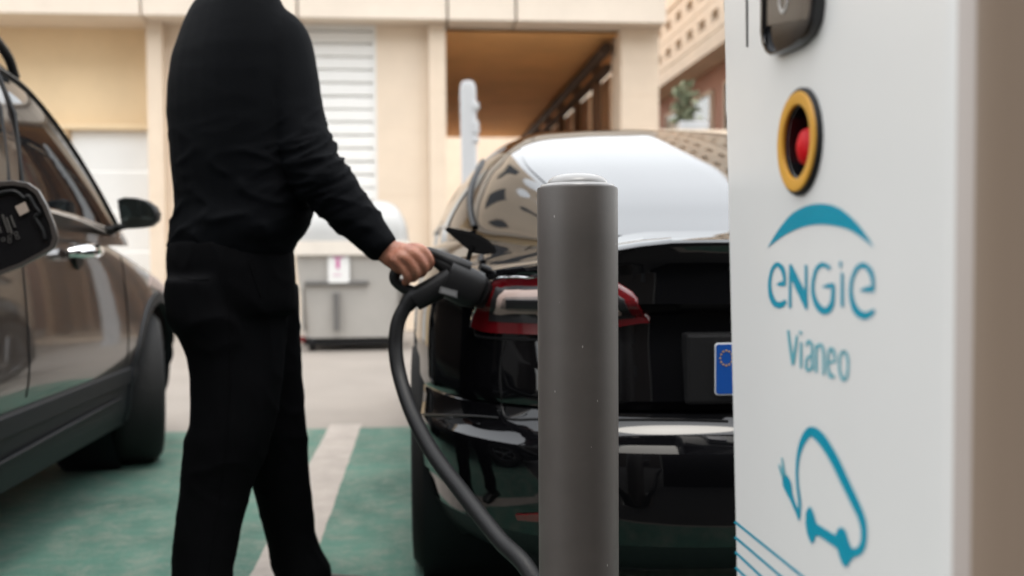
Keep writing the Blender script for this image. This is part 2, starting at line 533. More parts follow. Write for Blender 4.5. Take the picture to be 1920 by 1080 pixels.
# ------------------------------------------------------------------ wing with block balconies (facade along Y)
WX = 4.0
Wb = thing('balcony_building', (WX, 14, 0), 'building wing with pale pierced block balconies above a red brown wall', 'building')
zb = at(1300, 119, X=WX).z
MB().box((WX + 0.40, 11.0, 0), (WX + 0.7, 30, zb)).build('lower_wall', M['brownwall'], Wb)
MB().box((WX, 11.0, zb), (WX + 1.6, 30, zb + 0.22), 0.01).build('balcony_slab', M['block'], Wb)
MB().box((WX + 0.25, 11.0, zb + 0.22), (WX + 0.30, 30, zb + 2.25)).build('balcony_back', M['brownwall'], Wb)
blk = None
bw, bh = 0.62, 0.42
for row in range(4):
    for k in range(26):
        y = 11.0 + k * (bw + 0.015)
        z = zb + 0.235 + row * (bh + 0.015) + (0.24 if row > 1 else 0)
        if blk is None:
            q = MB()
            t = 0.13
            q.box((0, 0, 0), (0.2, bw, t))
            q.box((0, 0, bh - t), (0.2, bw, bh))
            q.box((0, 0, t), (0.2, t, bh - t))
            q.box((0, bw - t, t), (0.2, bw, bh - t))
            blk = q.build('pierced_block', M['block'], Wb, origin=(0, 0, 0))
            blk.location = Vector((WX, y, z)) - ORI[Wb.name]
        else:
            piece(blk, Wb, (WX, y, z))
MB().box((WX - 0.02, 11.0, zb + 1.11), (WX + 0.23, 30, zb + 1.33), 0.01).build('parapet_band', M['block'], Wb)
for k in range(5):
    y = 12.9 + 1.7 * k
    w_ = link('window', None, Wb, (WX + 0.4, y, 1.7))
    MB().box((WX + 0.36, y, 2.35), (WX + 0.395, y + 0.95, 3.3)).build('pane', M['darkglass'], w_)
    q = MB()
    for a in ((y - 0.06, y), (y + 0.95, y + 1.01)):
        q.box((WX + 0.34, a[0], 2.29), (WX + 0.398, a[1], 3.36))
    q.box((WX + 0.34, y, 2.29), (WX + 0.398, y + 0.95, 2.349))
    q.box((WX + 0.34, y, 3.301), (WX + 0.398, y + 0.95, 3.36))
    q.build('frame', M['block'], w_)

G = MB().box((fx(1150), FY - 1.1, 0), (6.5, FY - 0.85, at(1290, 243, Y=FY - 1.1).z), 0.02)
tag(G.build('boundary_wall', M['pillar']), 'low pale wall behind the black car, between stone pier and charging station', 'wall')
Pt = thing('planter', (fx(1252), FY - 0.97, 2.0), 'white trough with a green plant on the pale wall by the pier', 'planter')
zt_ = at(1290, 243, Y=FY - 1.1).z
MB().box((fx(1232), FY - 1.08, zt_ + 0.002), (fx(1282), FY - 0.88, zt_ + 0.10), 0.015).build('trough', M['postwhite'], Pt)
lv = MB()
rg = random.Random(3)
for k in range(160):
    c = Vector((fx(1244) + rg.gauss(0, 0.05), FY - 0.97 + rg.gauss(0, 0.05), zt_ + 0.1 + rg.uniform(0.0, 0.42)))
    a, e = rg.uniform(0, 6.3), rg.uniform(-0.6, 0.9)
    d = Vector((math.cos(a) * math.cos(e), math.sin(a) * math.cos(e), math.sin(e))) * 0.11
    n_ = d.cross(Vector((rg.gauss(0, 1), rg.gauss(0, 1), 1))).normalized() * 0.035
    lv.add([c, c + d * 0.5 + n_, c + d, c + d * 0.5 - n_], [(0, 1, 2, 3)])
tag(lv.build('foliage', M['leaf'], Pt), kind='stuff')

# building that faces the bays from behind the photographer, seen only in the paintwork
T = thing('brown_building', (0, -11, 0), 'brown street building opposite the parking bays, seen only as reflection in paintwork', 'building')
MB().box((-16, -12, 0), (18, -11, 14.5)).build('wall', M['tanwall'], T)
wn = None
for r_ in range(4):
    for k in range(9):
        x, z = -14.5 + 3.5 * k, 1.0 + 2.9 * r_
        if wn is None:
            wn = MB().box((0, 0, 0), (1.4, 0.05, 1.5)).build('window', M['darkglass'], T, origin=(0, 0, 0))
            wn.location = Vector((x, -10.998, z)) - ORI[T.name]
        else:
            piece(wn, T, (x, -10.998, z))

# ------------------------------------------------------------------ white post behind the black car
PY = 9.2
p0, p1 = at(880, 330, Y=PY), at(877, 152, Y=PY)
d = (p1 - p0) / (p1.z - p0.z)
base = p0 - d * p0.z
P_ = thing('street_post', base, 'slim white sign post with rounded top in front of the dark passage', 'post')
wv = 0.074
q = MB()
ring = []
for z, sx in ((0, 1), (p1.z - 0.10, 1), (p1.z - 0.04, 0.92), (p1.z - 0.01, 0.7), (p1.z, 0.35)):
    c = base + d * z
    ring.append([(c.x + a * sx, c.y + b, z) for a, b in rounded(0, 0, wv, 0.04, 0.03, 4)])
q.grid(ring, cv=True, cap0=True, cap1=True)
q.build('post', M['postwhite'], P_, smooth=40)
for py_, hh in ((200, 0.035), (240, 0.06), (262, 0.03)):
    c = at(891, py_, Y=PY)
    MB().box((c.x - 0.03, PY - 0.05, c.z - hh), (c.x + 0.035, PY + 0.05, c.z + hh), 0.012).build('bracket', M['postwhite'], P_)

# ------------------------------------------------------------------ waste container
BY = 9.4
def bx_(px): return at(px, 475, Y=BY).x
def bz_(py): return at(650, py, Y=BY).z
x0, x1 = bx_(552), bx_(762)
C = thing('waste_container', ((x0 + x1) / 2, BY + 0.5, 0), 'pale grey wheeled waste container with domed lid and pink printed sticker', 'container')
zr = bz_(478)
q = MB()
rings = []
for z, ins in ((0.13, 0.07), (0.35, 0.05), (zr - 0.12, 0.01), (zr, 0.0)):
    rings.append([(a, b, z) for a, b in rounded((x0 + x1) / 2, BY + 0.5, (x1 - x0) / 2 - ins, 0.5 - ins, 0.07, 5)])
q.grid(rings, cv=True, cap0=True, cap1=True)
q.build('body', M['binbody'], C, smooth=40)
MB().prism(rounded((x0 + x1) / 2, BY + 0.5, (x1 - x0) / 2 + 0.035, 0.545, 0.08), bz_(452) - zr, 'XY', zr + 0.001).build('rim', M['binrim'], C)
zl0, zl1 = bz_(452) + 0.002, bz_(372)
rings = []
for k in range(9):
    a = R(90 * k / 8)
    f = math.cos(a) ** 0.55
    rings.append([(u, v, zl0 + (zl1 - zl0) * math.sin(a)) for u, v in rounded((x0 + x1) / 2, BY + 0.5, max(0.02, ((x1 - x0) / 2 + 0.01) * (0.25 + 0.75 * f)), max(0.02, 0.52 * f), max(0.01, 0.09 * f), 5)])
MB().grid(rings, cv=True, cap0=True, cap1=True).build('lid', M['binlid'], C, smooth=50)
zb0 = bz_(531)
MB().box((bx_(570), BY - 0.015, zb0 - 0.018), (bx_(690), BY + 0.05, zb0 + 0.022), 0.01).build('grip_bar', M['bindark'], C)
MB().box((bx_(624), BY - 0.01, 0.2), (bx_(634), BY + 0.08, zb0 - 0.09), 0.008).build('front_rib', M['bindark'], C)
MB().box((bx_(562), BY + 0.0, 0.2), (bx_(566), BY + 0.1, zb0 - 0.02), 0.006).build('front_rib', M['binbody'], C)
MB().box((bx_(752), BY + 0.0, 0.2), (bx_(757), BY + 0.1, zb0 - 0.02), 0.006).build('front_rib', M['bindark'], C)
stc = link('sticker', None, C, (bx_(635), BY, bz_(505)))
MB().prism(rounded(bx_(635), bz_(505), bx_(655) - bx_(635), (bz_(480) - bz_(530)) / 2, 0.02), 0.012, 'XZ', BY - 0.020).build('sheet', M['platewhite'], stc)
q = MB()
cx_, cz_ = bx_(634), bz_(494)
q.box((cx_ - 0.018, BY - 0.0235, cz_ - 0.05), (cx_ + 0.014, BY - 0.0205, cz_ + 0.05))
q.box((cx_ - 0.05, BY - 0.0235, cz_ + 0.055), (cx_ + 0.055, BY - 0.0205, cz_ + 0.065))
q.box((cx_ - 0.05, BY - 0.0235, cz_ - 0.11), (cx_ + 0.03, BY - 0.0205, cz_ - 0.104))
q.build('print', M['pink'], stc)
MB().box((x0 + 0.06, BY + 0.08, 0.06), (x1 - 0.06, BY + 0.92, 0.128)).build('base', M['black'], C)
for xx in (x0 + 0.14, x1 - 0.14):
    for yy in (BY + 0.14, BY + 0.86):
        MB().lathe([(-0.03, 0.02), (-0.028, 0.085), (0.028, 0.085), (0.03, 0.02)], (xx, yy, 0.086), 'X', 16, True).build('wheel', M['black'], C, smooth=40)
MB().box((x0 + 0.03, BY + 0.05, 0.09), (x0 + 0.08, BY + 0.09, 0.15), 0.008).build('reflector', M['redlens'], C)

# ------------------------------------------------------------------ cars: body shell by level, greenhouse by station
def outline(w_, yr, yf, yq, yh, n=3.2, nr=26, ns=110, nf=18):
    """Half plan outline of a car body at one height, rear centre to front centre."""
    def quarter(wid, ly, cnt):
        ph = np.linspace(0, math.pi / 2, 400)
        X = wid * np.sin(ph) ** (2 / n)
        Yv = ly * np.cos(ph) ** (2 / n)
        s_ = np.concatenate([[0], np.cumsum(np.hypot(np.diff(X), np.diff(Yv)))])
        t = np.linspace(0, s_[-1], cnt)
        return np.interp(t, s_, X), np.interp(t, s_, Yv)
    xr_, yv = quarter(w_, yq - yr, nr)
    rear = np.stack([xr_, yq - yv], 1)
    sy = np.linspace(yq, yh, ns + 2)[1:-1]
    side = np.stack([np.full(ns, w_), sy], 1)
    xf_, yv = quarter(w_, yf - yh, nf)
    front = np.stack([xf_, yh + yv], 1)[::-1]
    return np.vstack([rear, side, front])

def shell(levels, X0, yf, yq, yh, drop=None, sub=3, n=3.2):
    L = np.array(levels, float)
    dense = []
    for i in range(len(L) - 1):
        k = max(1, int(round(abs(L[i + 1, 0] - L[i, 0]) / 0.022)), int(round(abs(L[i + 1, 2] - L[i, 2]) / 0.05)))
        for j in range(k):
            dense.append(L[i] + (L[i + 1] - L[i]) * j / k)
    dense.append(L[-1])
    P = []
    for z, w_, yr in dense:
        h = outline(w_, yr, yf, yq, yh, n)
        xs = np.concatenate([h[:, 0], -h[::-1][1:-1, 0]])
        ys = np.concatenate([h[:, 1], h[::-1][1:-1, 1]])
        zz = np.full(len(xs), z)
        if drop:
            zz = drop(ys, zz)
        P.append(np.stack([X0 + xs, ys, zz], 1))
    return np.array(P), np.array(dense)

def split_shell(P, classify, X0):
    nu, nv = P.shape[:2]
    groups = {}
    for i in range(nu - 1):
        for j in range(nv):
            j2 = (j + 1) % nv
            c = (P[i, j] + P[i + 1, j] + P[i, j2] + P[i + 1, j2]) / 4
            k = classify(c[0] - X0, c[1], c[2], i, j)
            if k:
                groups.setdefault(k, []).append((i * nv + j, i * nv + j2, (i + 1) * nv + j2, (i + 1) * nv + j))
    return groups

def snap_arches(P, groups, centres, rad, X0):
    """Pull the cut edge of each wheel opening onto its circle."""
    flat = P.reshape(-1, 3)
    used = set()
    for fs in groups.values():
        for f in fs:
            used.update(f)
    for i in used:
        p = flat[i]
        if abs(p[0] - X0) < 0.55:
            continue
        for cy, cz in centres:
            d_ = math.hypot(p[1] - cy, p[2] - cz)
            if d_ < rad + 0.0005 and d_ > rad * 0.6:
                p[1] = cy + (p[1] - cy) * rad / d_
                p[2] = cz + (p[2] - cz) * rad / d_

def build_groups(P, groups, mats, root, smooth=35):
    flat = P.reshape(-1, 3)
    objs = {}
    for name, fs in groups.items():
        idx = sorted({i for f in fs for i in f})
        mp = {a: b for b, a in enumerate(idx)}
        m = MB().add(flat[idx], [tuple(mp[i] for i in f) for f in fs])
        objs[name] = m.build(name.split(':')[0], mats[name], root, smooth=smooth)
    return objs

def bvh_of(*grids):
    v, f = [], []
    for P, cv in grids:
        nu, nv = P.shape[:2]
        b = len(v)
        v.extend([tuple(p) for p in P.reshape(-1, 3)])
        for i in range(nu - 1):
            for j in range(nv if cv else nv - 1):
                j2 = (j + 1) % nv
                f.append((b + i * nv + j, b + i * nv + j2, b + (i + 1) * nv + j2, b + (i + 1) * nv + j))
    return BVHTree.FromPolygons(v, f)

def on(bvh, px, py, off=0.0):
    """The point of a surface that the photo shows at (px, py), raised by off."""
    hit = bvh.ray_cast(CAM, ray(px, py))
    if hit[0] is None:
        return None
    nrm = hit[1]
    if nrm.dot(ray(px, py)) > 0:
        nrm = -nrm
    return hit[0] + nrm * off

def patch(bvh, top, bot, off=0.004, nu=24, nv=8, skirt=0.012, mir=None):
    """A raised panel on a surface between two outlines given as photo points."""
    def resample(c):
        c = np.array(c, float)
        s_ = np.concatenate([[0], np.cumsum(np.hypot(*np.diff(c, axis=0).T))])
        t = np.linspace(0, s_[-1], nu)
        return np.stack([np.interp(t, s_, c[:, 0]), np.interp(t, s_, c[:, 1])], 1)
    a, b = resample(top), resample(bot)
    G_ = np.zeros((nv, nu, 3))
    last = None
    for i in range(nv):
        for j in range(nu):
            q_ = a[j] + (b[j] - a[j]) * i / (nv - 1)
            p = on(bvh, q_[0], q_[1], off)
            if p is None:
                p = last if last is not None else Vector((0, 3, 1))
            last = p
            G_[i, j] = p
    m = MB()
    if True:
        H = G_.copy()
        if mir is not None:
            H[:, :, 0] = 2 * mir - H[:, :, 0]
        m2 = MB().grid(H)
        bd = [(0, j) for j in range(nu)] + [(i, nu - 1) for i in range(1, nv)] + [(nv - 1, j) for j in range(nu - 2, -1, -1)] + [(i, 0) for i in range(nv - 2, 0, -1)]
        ctr = H[nv // 2, nu // 2]
        nr_ = np.cross(H[nv // 2, min(nu - 1, nu // 2 + 1)] - ctr, H[min(nv - 1, nv // 2 + 1), nu // 2] - ctr)
        nr_ = nr_ / (np.linalg.norm(nr_) + 1e-9)
        if nr_.dot(np.array(ctr) - np.array(CAM)) < 0:
            nr_ = -nr_
        k = len(m2.v)
        m2.v.extend([tuple(H[i, j] + nr_ * skirt) for i, j in bd])
        for t in range(len(bd)):
            u = (t + 1) % len(bd)
            m2.f.append((bd[t][0] * nu + bd[t][1], bd[u][0] * nu + bd[u][1], k + u, k + t))
        m.add(m2.v, m2.f)
    return m

def seam(bvh, pts, r=0.003, off=0.0, n=6):
    c = catmull(pts, 6)
    q_ = [on(bvh, a, b, off) for a, b in c]
    return MB().tube([p for p in q_ if p is not None], r, n)

def wheel(root, cx, cy, r, wd, side):
    """Tyre and spoked rim; side = +1 when its outer face looks along +X."""
    W_ = link('wheel', None, root, (cx, cy, r))
    h = wd / 2
    MB().lathe([(-h * 0.75, r * 0.66), (-h, r * 0.78), (-h * 0.97, r * 0.92), (-h * 0.8, r * 0.985), (-h * 0.4, r), (h * 0.4, r), (h * 0.8, r * 0.985), (h * 0.97, r * 0.92), (h, r * 0.78), (h * 0.75, r * 0.66)], (cx, cy, r), 'X', 48).build('tyre', M['tyre'], W_, smooth=45)
    q_ = MB()
    xo = side * h * 0.75
    q_.lathe([(xo, r * 0.70), (xo, r * 0.63), (xo - side * 0.05, r * 0.60), (xo - side * 0.12, r * 0.60)], (cx, cy, r), 'X', 40)
    q_.lathe([(xo - side * 0.05, 0.001), (xo - side * 0.03, r * 0.14), (xo - side * 0.07, r * 0.17)], (cx, cy, r), 'X', 20)
    for k in range(5):
        a = 2 * math.pi * k / 5
        for da in (-0.13, 0.13):
            p = [(cx + xo - side * 0.045, cy + rr * math.cos(a + da * (rr / r)), r + rr * math.sin(a + da * (rr / r))) for rr in (r * 0.12, r * 0.4, r * 0.64)]
            q_.tube(p, [0.022, 0.017, 0.016], 8, flat=0.6)
    q_.build('rim', M['rim'], W_, smooth=40)
    return W_

def arch_section(wb, z0, ztop, X0, Y, th, m=2.6, k=2.2):
    c, s_ = math.cos(th), math.sin(th)
    return (X0 - wb * math.copysign(abs(c) ** (2 / m), c), Y, z0 + (ztop - z0) * abs(s_) ** (2 / k))

# ---- black car, tail towards us
CX = 0.86
car = thing('parked_car', (CX, 4.3, 0), 'glossy black fastback car plugged into the charging connector, tail towards the bollard', 'car', 'parked cars')
LB = [(0.17, .76, 2.35), (0.19, .80, 2.20), (0.24, .845, 2.10), (0.30, .870, 2.0), (0.37, .883, 1.975), (0.44, .889, 1.965), (0.488, .892, 1.965), (0.503, .892, 1.972),
      (0.512, .890, 1.995), (0.53, .888, 2.03), (0.555, .886, 2.052), (0.572, .885, 2.060), (0.576, .885, 2.075), (0.58, .885, 2.064), (0.60, .885, 2.055), (0.66, .885, 2.065), (0.74, .882, 2.085),
      (0.785, .878, 2.085), (0.80, .875, 2.065), (0.81, .873, 2.055), (0.835, .868, 2.06), (0.88, .858, 2.068), (0.915, .848, 2.055), (0.932, .838, 2.035), (0.941, .828, 2.030), (0.947, .815, 2.045),
      (0.953, .800, 2.10), (0.962, .775, 2.20), (0.972, .74, 2.34), (0.985, .66, 2.55), (0.99, .3, 2.9)]
def drop_front(y_from, y_to, z_keep, amount):
    def f(ys, zs_):
        t = np.clip((ys - y_from) / (y_to - y_from), 0, 1)
        s_ = t * t * (3 - 2 * t) * amount
        return zs_ - np.maximum(0, zs_ - z_keep) * s_
    return f
PB, DB = shell(LB, CX, 6.66, 3.15, 5.55, drop_front(5.2, 6.66, 0.45, 0.5))
def sstep(a, b, x):
    t = np.clip((x - a) / (b - a), 0, 1)
    return t * t * (3 - 2 * t)
_ax = np.abs(PB[:, :, 0] - CX)
_t = sstep(0.30, 0.74, _ax) * (1 - sstep(2.5, 3.2, PB[:, :, 1]))
_s = sstep(0.80, 0.925, PB[:, :, 2])
PB[:, :, 2] -= 0.062 * _t * _s
ST = [(2.28, .49, .95), (2.45, .53, 1.005), (2.60, .57, 1.055), (2.80, .63, 1.118), (3.1, .725, 1.208), (3.4, .775, 1.290), (3.7, .79, 1.364), (3.95, .79, 1.415), (4.15, .79, 1.440), (4.35, .79, 1.447), (4.6, .79, 1.445),
      (4.9, .79, 1.438), (5.2, .80, 1.405), (5.5, .79, 1.325), (5.8, .775, 1.20), (6.1, .75, 1.05), (6.25, .73, .95)]
STd = catmull(ST, 8)
STd = np.array([s_ for s_ in STd])
def roof_at(Y):
    return np.interp(Y, STd[:, 0], STd[:, 1]), np.interp(Y, STd[:, 0], STd[:, 2])
Z0B = 0.93
SEC_U = np.array([0, .15, .32, .48, .62, .80, 1.0])
SEC_CACHE = {}
def section(Y):
    k = round(Y, 5)
    if k not in SEC_CACHE:
        wb, zt_ = roof_at(Y)
        h = zt_ - Z0B
        p4 = wb - .74 * h
        c = catmull([(wb, 0), (wb - .05 * h, .25 * h), (wb - .22 * h, .55 * h), (wb - .45 * h, .80 * h), (p4, .945 * h), (p4 * .55, .985 * h), (0, h)], 10)
        SEC_CACHE[k] = (np.interp(np.arange(len(c)) / 10.0, np.arange(7), SEC_U), c)
    return SEC_CACHE[k]
def GB(Y, th):
    u, sg = th / (math.pi / 2), 1.0
    if u > 1:
        u, sg = 2 - u, -1.0
    U, c = section(Y)
    return (CX - sg * float(np.interp(u, U, c[:, 0])), Y, Z0B + float(np.interp(u, U, c[:, 1])))
TH = np.linspace(0.0, math.pi, 121)
GG = np.array([[GB(s_[0], t) for t in TH] for s_ in STd])
WCB = [(2.93, 0.34), (5.80, 0.34)]
AR = 0.375
def cls_black(x, y, z, i, j):
    if abs(x) > 0.6:
        for cy, cz in WCB:
            if math.hypot(y - cy, z - cz) < AR:
                return None
    if z < 0.30:
        return 'underbody'
    if y < 3.0 and z < 0.575 and (y < 2.62 or z < 0.0):
        return 'bumper'
    nvh = PB.shape[1]
    jj = min(j, nvh - 1 - j)
    if y < 2.75 and jj < 13 and 0.578 < z < 0.948:
        return 'trunk_lid'
    if abs(x) > 0.7 and z < 0.93:
        if 3.36 < y < 4.25:
            return 'door:rear' + str(x > 0)
        if 4.25 < y < 5.35:
            return 'door:front' + str(x > 0)
    return 'body'
gB = split_shell(PB, cls_black, CX)
snap_arches(PB, gB, WCB, AR, CX)
bvB = bvh_of((PB, True))
bvG = bvh_of((GG, False))
mB = {k: M['carblack'] for k in gB}
mB['underbody'] = M['clad']
build_groups(PB, gB, mB, car, 30)
MB().grid(GG).build('roof', M['carblack'], car, smooth=60)
def window_patch(Gf, Ys, t0, t1, off, n=14):
    """Glass laid on a greenhouse between two section angles that may change along the car."""
    rows = []
    for Y in Ys:
        a, b = t0(Y), t1(Y)
        row = []
        for k in range(n):
            th = a + (b - a) * k / (n - 1)
            p = Vector(Gf(Y, th))
            e = 1e-3
            tu = Vector(Gf(Y + e, th)) - Vector(Gf(Y - e, th))
            tv = Vector(Gf(Y, th + e)) - Vector(Gf(Y, th - e))
            nn = tu.cross(tv)
            nn = nn.normalized() if nn.length > 0 else Vector((0, 0, 1))
            if nn.dot(p - Vector((CX if Gf is GB else SXC, Y, 0.8))) < 0:
                nn = -nn
            row.append(p + nn * off)
        rows.append(row)
    return np.array(rows)
Rw = window_patch(GB, np.linspace(2.31, 4.12, 90), lambda Y: 0.97, lambda Y: math.pi - 0.97, 0.003, 80)
MB().grid(Rw).build('rear_window', M['glass'], car, smooth=60)
Fw = window_patch(GB, np.linspace(5.22, 6.08, 20), lambda Y: 0.97, lambda Y: math.pi - 0.97, 0.004, 24)
MB().grid(Fw).build('windshield', M['glass'], car, smooth=60)
for sgn in (0, 1):
    def tt(f, s=sgn):
        return (lambda Y: math.pi - f(Y)) if s else f
    lo = lambda Y: 0.20
    def top(Y, a=3.02, b=5.6):
        t = min(max((Y - a) / 0.95, 0), 1)
        u = min(max((b - Y) / 0.9, 0), 1)
        return 0.21 + (0.68 - 0.21) * math.sin(t * math.pi / 2) ** 0.7 * (math.sin(u * math.pi / 2) ** 0.7)
    wr = window_patch(GB, np.linspace(3.45, 4.26, 24), tt(lo), tt(top), 0.004, 12)
    wf = window_patch(GB, np.linspace(4.32, 5.58, 24), tt(lo), tt(top), 0.004, 12)
    wq = window_patch(GB, np.linspace(3.04, 3.40, 12), tt(lo), tt(top), 0.004, 8)
    MB().grid(wr).build('side_window', M['glass'], car, smooth=60)
    MB().grid(wf).build('side_window', M['glass'], car, smooth=60)
    MB().grid(wq).build('quarter_window', M['glass'], car, smooth=60)
    tr = list(wq[::2, -1]) + list(wr[::2, -1]) + list(wf[::2, -1])
    MB().tube(tr, 0.009, 6).tube([wq[-1, 0], wq[-1, -1]], 0.005, 6).tube([wr[-1, 0], wr[-1, -1]], 0.006, 6).build('window_trim', M['black'], car, smooth=60)
    tr = list(wq[::3, 0]) + list(wr[::3, 0]) + list(wf[::3, 0])
    MB().tube(tr, 0.008, 6).build('belt_trim', M['blackgloss'], car, smooth=60)
for sx in (-1, 1):
    for cy, cz in WCB:
        ring_ = []
        wheel(car, CX + sx * 0.775, cy, 0.335, 0.235, sx)
        q = MB()
        q.lathe([(sx * 0.86, AR - 0.004), (sx * 0.55, AR + 0.005), (sx * 0.50, AR - 0.03), (sx * 0.50, 0.05)], (CX, cy, cz), 'X', 40)
        q.build('wheel_arch', M['clad'], car, smooth=50)
MB().box((CX - 0.62, 2.3, 0.16), (CX + 0.62, 6.4, 0.55)).build('floor_pan', M['clad'], car)
# tail lamps
for MX in (None, CX):
    lp0 = at(950, 570, Y=2.2)
    TL = link('tail_lamp', None, car, lp0 if MX is None else (2 * CX - lp0.x, lp0.y, lp0.z))
    top_ = [(886, 606), (897, 572), (910, 545), (926, 528), (950, 521), (1010, 520), (1090, 523), (1150, 533), (1185, 556), (1212, 594), (1217, 603)]
    bot_ = [(888, 613), (905, 622), (930, 625), (1010, 628), (1090, 624), (1150, 614), (1200, 606), (1217, 605)]
    patch(bvB, top_, bot_, 0.007, 60, 12, mir=MX).build('red_lens', M['redlens'], TL, smooth=50)
    top_ = [(921, 600), (924, 570), (932, 546), (950, 538), (1010, 535), (1090, 537), (1140, 545), (1172, 566), (1190, 594)]
    bot_ = [(921, 602), (950, 604), (1010, 606), (1090, 604), (1140, 600), (1190, 596)]
    patch(bvB, top_, bot_, 0.009, 50, 8, mir=MX).build('smoked_lens', M['greylens'], TL, smooth=50)
    top_ = [(931, 584), (938, 560), (950, 551), (1010, 549), (1090, 552), (1140, 562), (1165, 580)]
    bot_ = [(931, 588), (960, 588), (1010, 588), (1090, 587), (1140, 586), (1165, 584)]
    patch(bvB, top_, bot_, 0.011, 40, 8, mir=MX).build('clear_lens', M['clearlens'], TL, smooth=50)
    top_ = [(944, 570), (952, 562), (1010, 561), (1090, 564), (1135, 574)]
    bot_ = [(944, 573), (960, 576), (1010, 577), (1090, 577), (1135, 577)]
    patch(bvB, top_, bot_, 0.013, 30, 5, mir=MX).build('lamp_reflector', M['lampinner'], TL, smooth=50)
    top_ = [(955, 566), (1090, 568)]
    bot_ = [(955, 572), (1090, 574)]
    patch(bvB, top_, bot_, 0.0145, 20, 3, mir=MX).build('lamp_strip', M['greylens'], TL, smooth=50)
sb = [(886, 613), (889, 598), (897, 571), (910, 543), (926, 526), (950, 519), (1010, 518), (1090, 521), (1150, 531)]
sp_ = [on(bvB, a, b, 0.006) for a, b in catmull(sb, 6)]
MB().tube(sp_, 0.0028, 6).build('lamp_edge', M['chrome'], car, smooth=60)
MB().tube([Vector((2 * CX - p.x, p.y, p.z)) for p in sp_], 0.0028, 6).build('lamp_edge', M['chrome'], car, smooth=60)
# number plate recess, plate, logo-free trim
def rear_y(x, z):
    i = int(np.argmin(abs(DB[:, 0] - z)))
    w_, yr = DB[i, 1], DB[i, 2]
    return 3.15 - (3.15 - yr) * (1 - abs((x - CX) / w_) ** 3.2) ** (1 / 3.2)
pz0, pz1 = at(1352, 738, Y=2.07).z, at(1352, 641, Y=2.07).z
px0 = at(1334, 690, Y=2.07).x
pl = link('number_plate', None, car, (CX, 2.05, pz0))
yp = 2.048
MB().box((CX - 0.30, yp, pz0 - 0.02), (CX + 0.30, yp + 0.05, pz1 + 0.02), 0.008).build('plate_holder', M['black'], pl)
MB().prism(rounded((2 * CX) / 2, (pz0 + pz1) / 2, CX - px0, (pz1 - pz0) / 2, 0.008), 0.0035, 'XZ', yp - 0.0036).build('plate', M['platewhite'], pl)
MB().prism(rounded(px0 + 0.024, (pz0 + pz1) / 2, 0.022, (pz1 - pz0) / 2 - 0.003, 0.006), 0.0015, 'XZ', yp - 0.0052).build('blue_band', M['plateblue'], pl)
q = MB()
for k in range(12):
    a = 2 * math.pi * k / 12
    c = (px0 + 0.024 + 0.013 * math.cos(a), pz1 - 0.032 + 0.016 * math.sin(a))
    q.prism([(c[0] + (0.0028 if t % 2 == 0 else 0.0012) * math.cos(R(90 + 36 * t)), c[1] + (0.0028 if t % 2 == 0 else 0.0012) * math.sin(R(90 + 36 * t))) for t in range(10)], 0.0008, 'XZ', yp - 0.0061)
q.build('star_ring', M['gold'], pl)
# trunk seams, crease, bumper lip and reflector
seam(bvB, [(948, 640), (938, 690), (940, 740), (950, 783), (1010, 786), (1090, 788), (1165, 787), (1260, 787), (1365, 790)], 0.0035, -0.001).build('trunk_seam', M['black'], car)
for MX in (None, CX):
    patch(bvB, [(968, 964), (1010, 962), (1060, 962), (1118, 966)], [(972, 974), (1010, 977), (1060, 978), (1116, 974)], 0.004, 20, 4, mir=MX).build('rear_reflector', M['redlens'], car, smooth=50)
seam(bvB, [(884, 590), (890, 618), (905, 632), (1010, 637), (1090, 634)], 0.003, 0.0).build('lamp_seam', M['black'], car)
seam(bvB, [(780, 776), (830, 779), (880, 780), (935, 784)], 0.003, 0.0).build('bumper_seam', M['black'], car)

# charge port flap, raised
FPT = link('charge_flap', None, car, at(882, 470, Y=2.36))
outl = [(834, 431), (846, 433), (862, 436), (880, 440), (897, 446), (912, 455), (922, 465), (928, 476), (905, 477), (888, 475), (872, 464), (856, 450), (844, 440)]
ctr = Vector((0, 0, 0))
pts3 = []
for a, b in outl:
    p = at(a, b, Y=2.36)
    p = at(a, b, Y=2.36 + (a - 880) * -0.0004 + (470 - b) * 0.0012)
    pts3.append(p)
bmF = bmesh.new()
vs = [bmF.verts.new(p) for p in pts3]
fF = bmF.faces.new(vs)
bmesh.ops.triangulate(bmF, faces=[fF])
ex = bmesh.ops.extrude_face_region(bmF, geom=bmF.faces[:])
for v_ in [e for e in ex['geom'] if isinstance(e, bmesh.types.BMVert)]:
    v_.co += Vector((0.006, 0.02, 0.007))
MB().bm(bmF).build('flap', M['flapblack'], FPT)
MB().tube([at(886, 462, Y=2.36), at(880, 478, Y=2.35), at(877, 492, Y=2.335), at(879, 504, Y=2.33)], [0.007, 0.006, 0.006, 0.008], 8, 4).build('hinge_arm', M['flapblack'], FPT, smooth=60)

# ---- brown grey car, nose away from us
SXC = -2.065
suv = thing('parked_car', (SXC, 3.3, 0), 'brown grey metallic car with black cladding, chrome handle and open fuel flap', 'car', 'parked cars')
LS = [(0.20, .78, 1.50), (0.23, .84, 1.35), (0.30, .865, 1.28), (0.36, .872, 1.25), (0.40, .874, 1.24), (0.405, .884, 1.235), (0.46, .886, 1.23), (0.47, .876, 1.235), (0.50, .888, 1.23), (0.55, .897, 1.22), (0.60, .900, 1.22), (0.70, .898, 1.22), (0.80, .893, 1.22),
      (0.86, .889, 1.22), (0.90, .886, 1.23), (0.93, .883, 1.24), (0.955, .880, 1.25), (0.98, .875, 1.27), (1.0, .866, 1.30), (1.012, .84, 1.34), (1.02, .78, 1.40), (1.035, .60, 1.6), (1.045, .2, 2.0)]
PS, DS = shell(LS, SXC, 5.42, 1.9, 4.25, drop_front(3.45, 5.42, 0.46, 0.52), n=3.4)
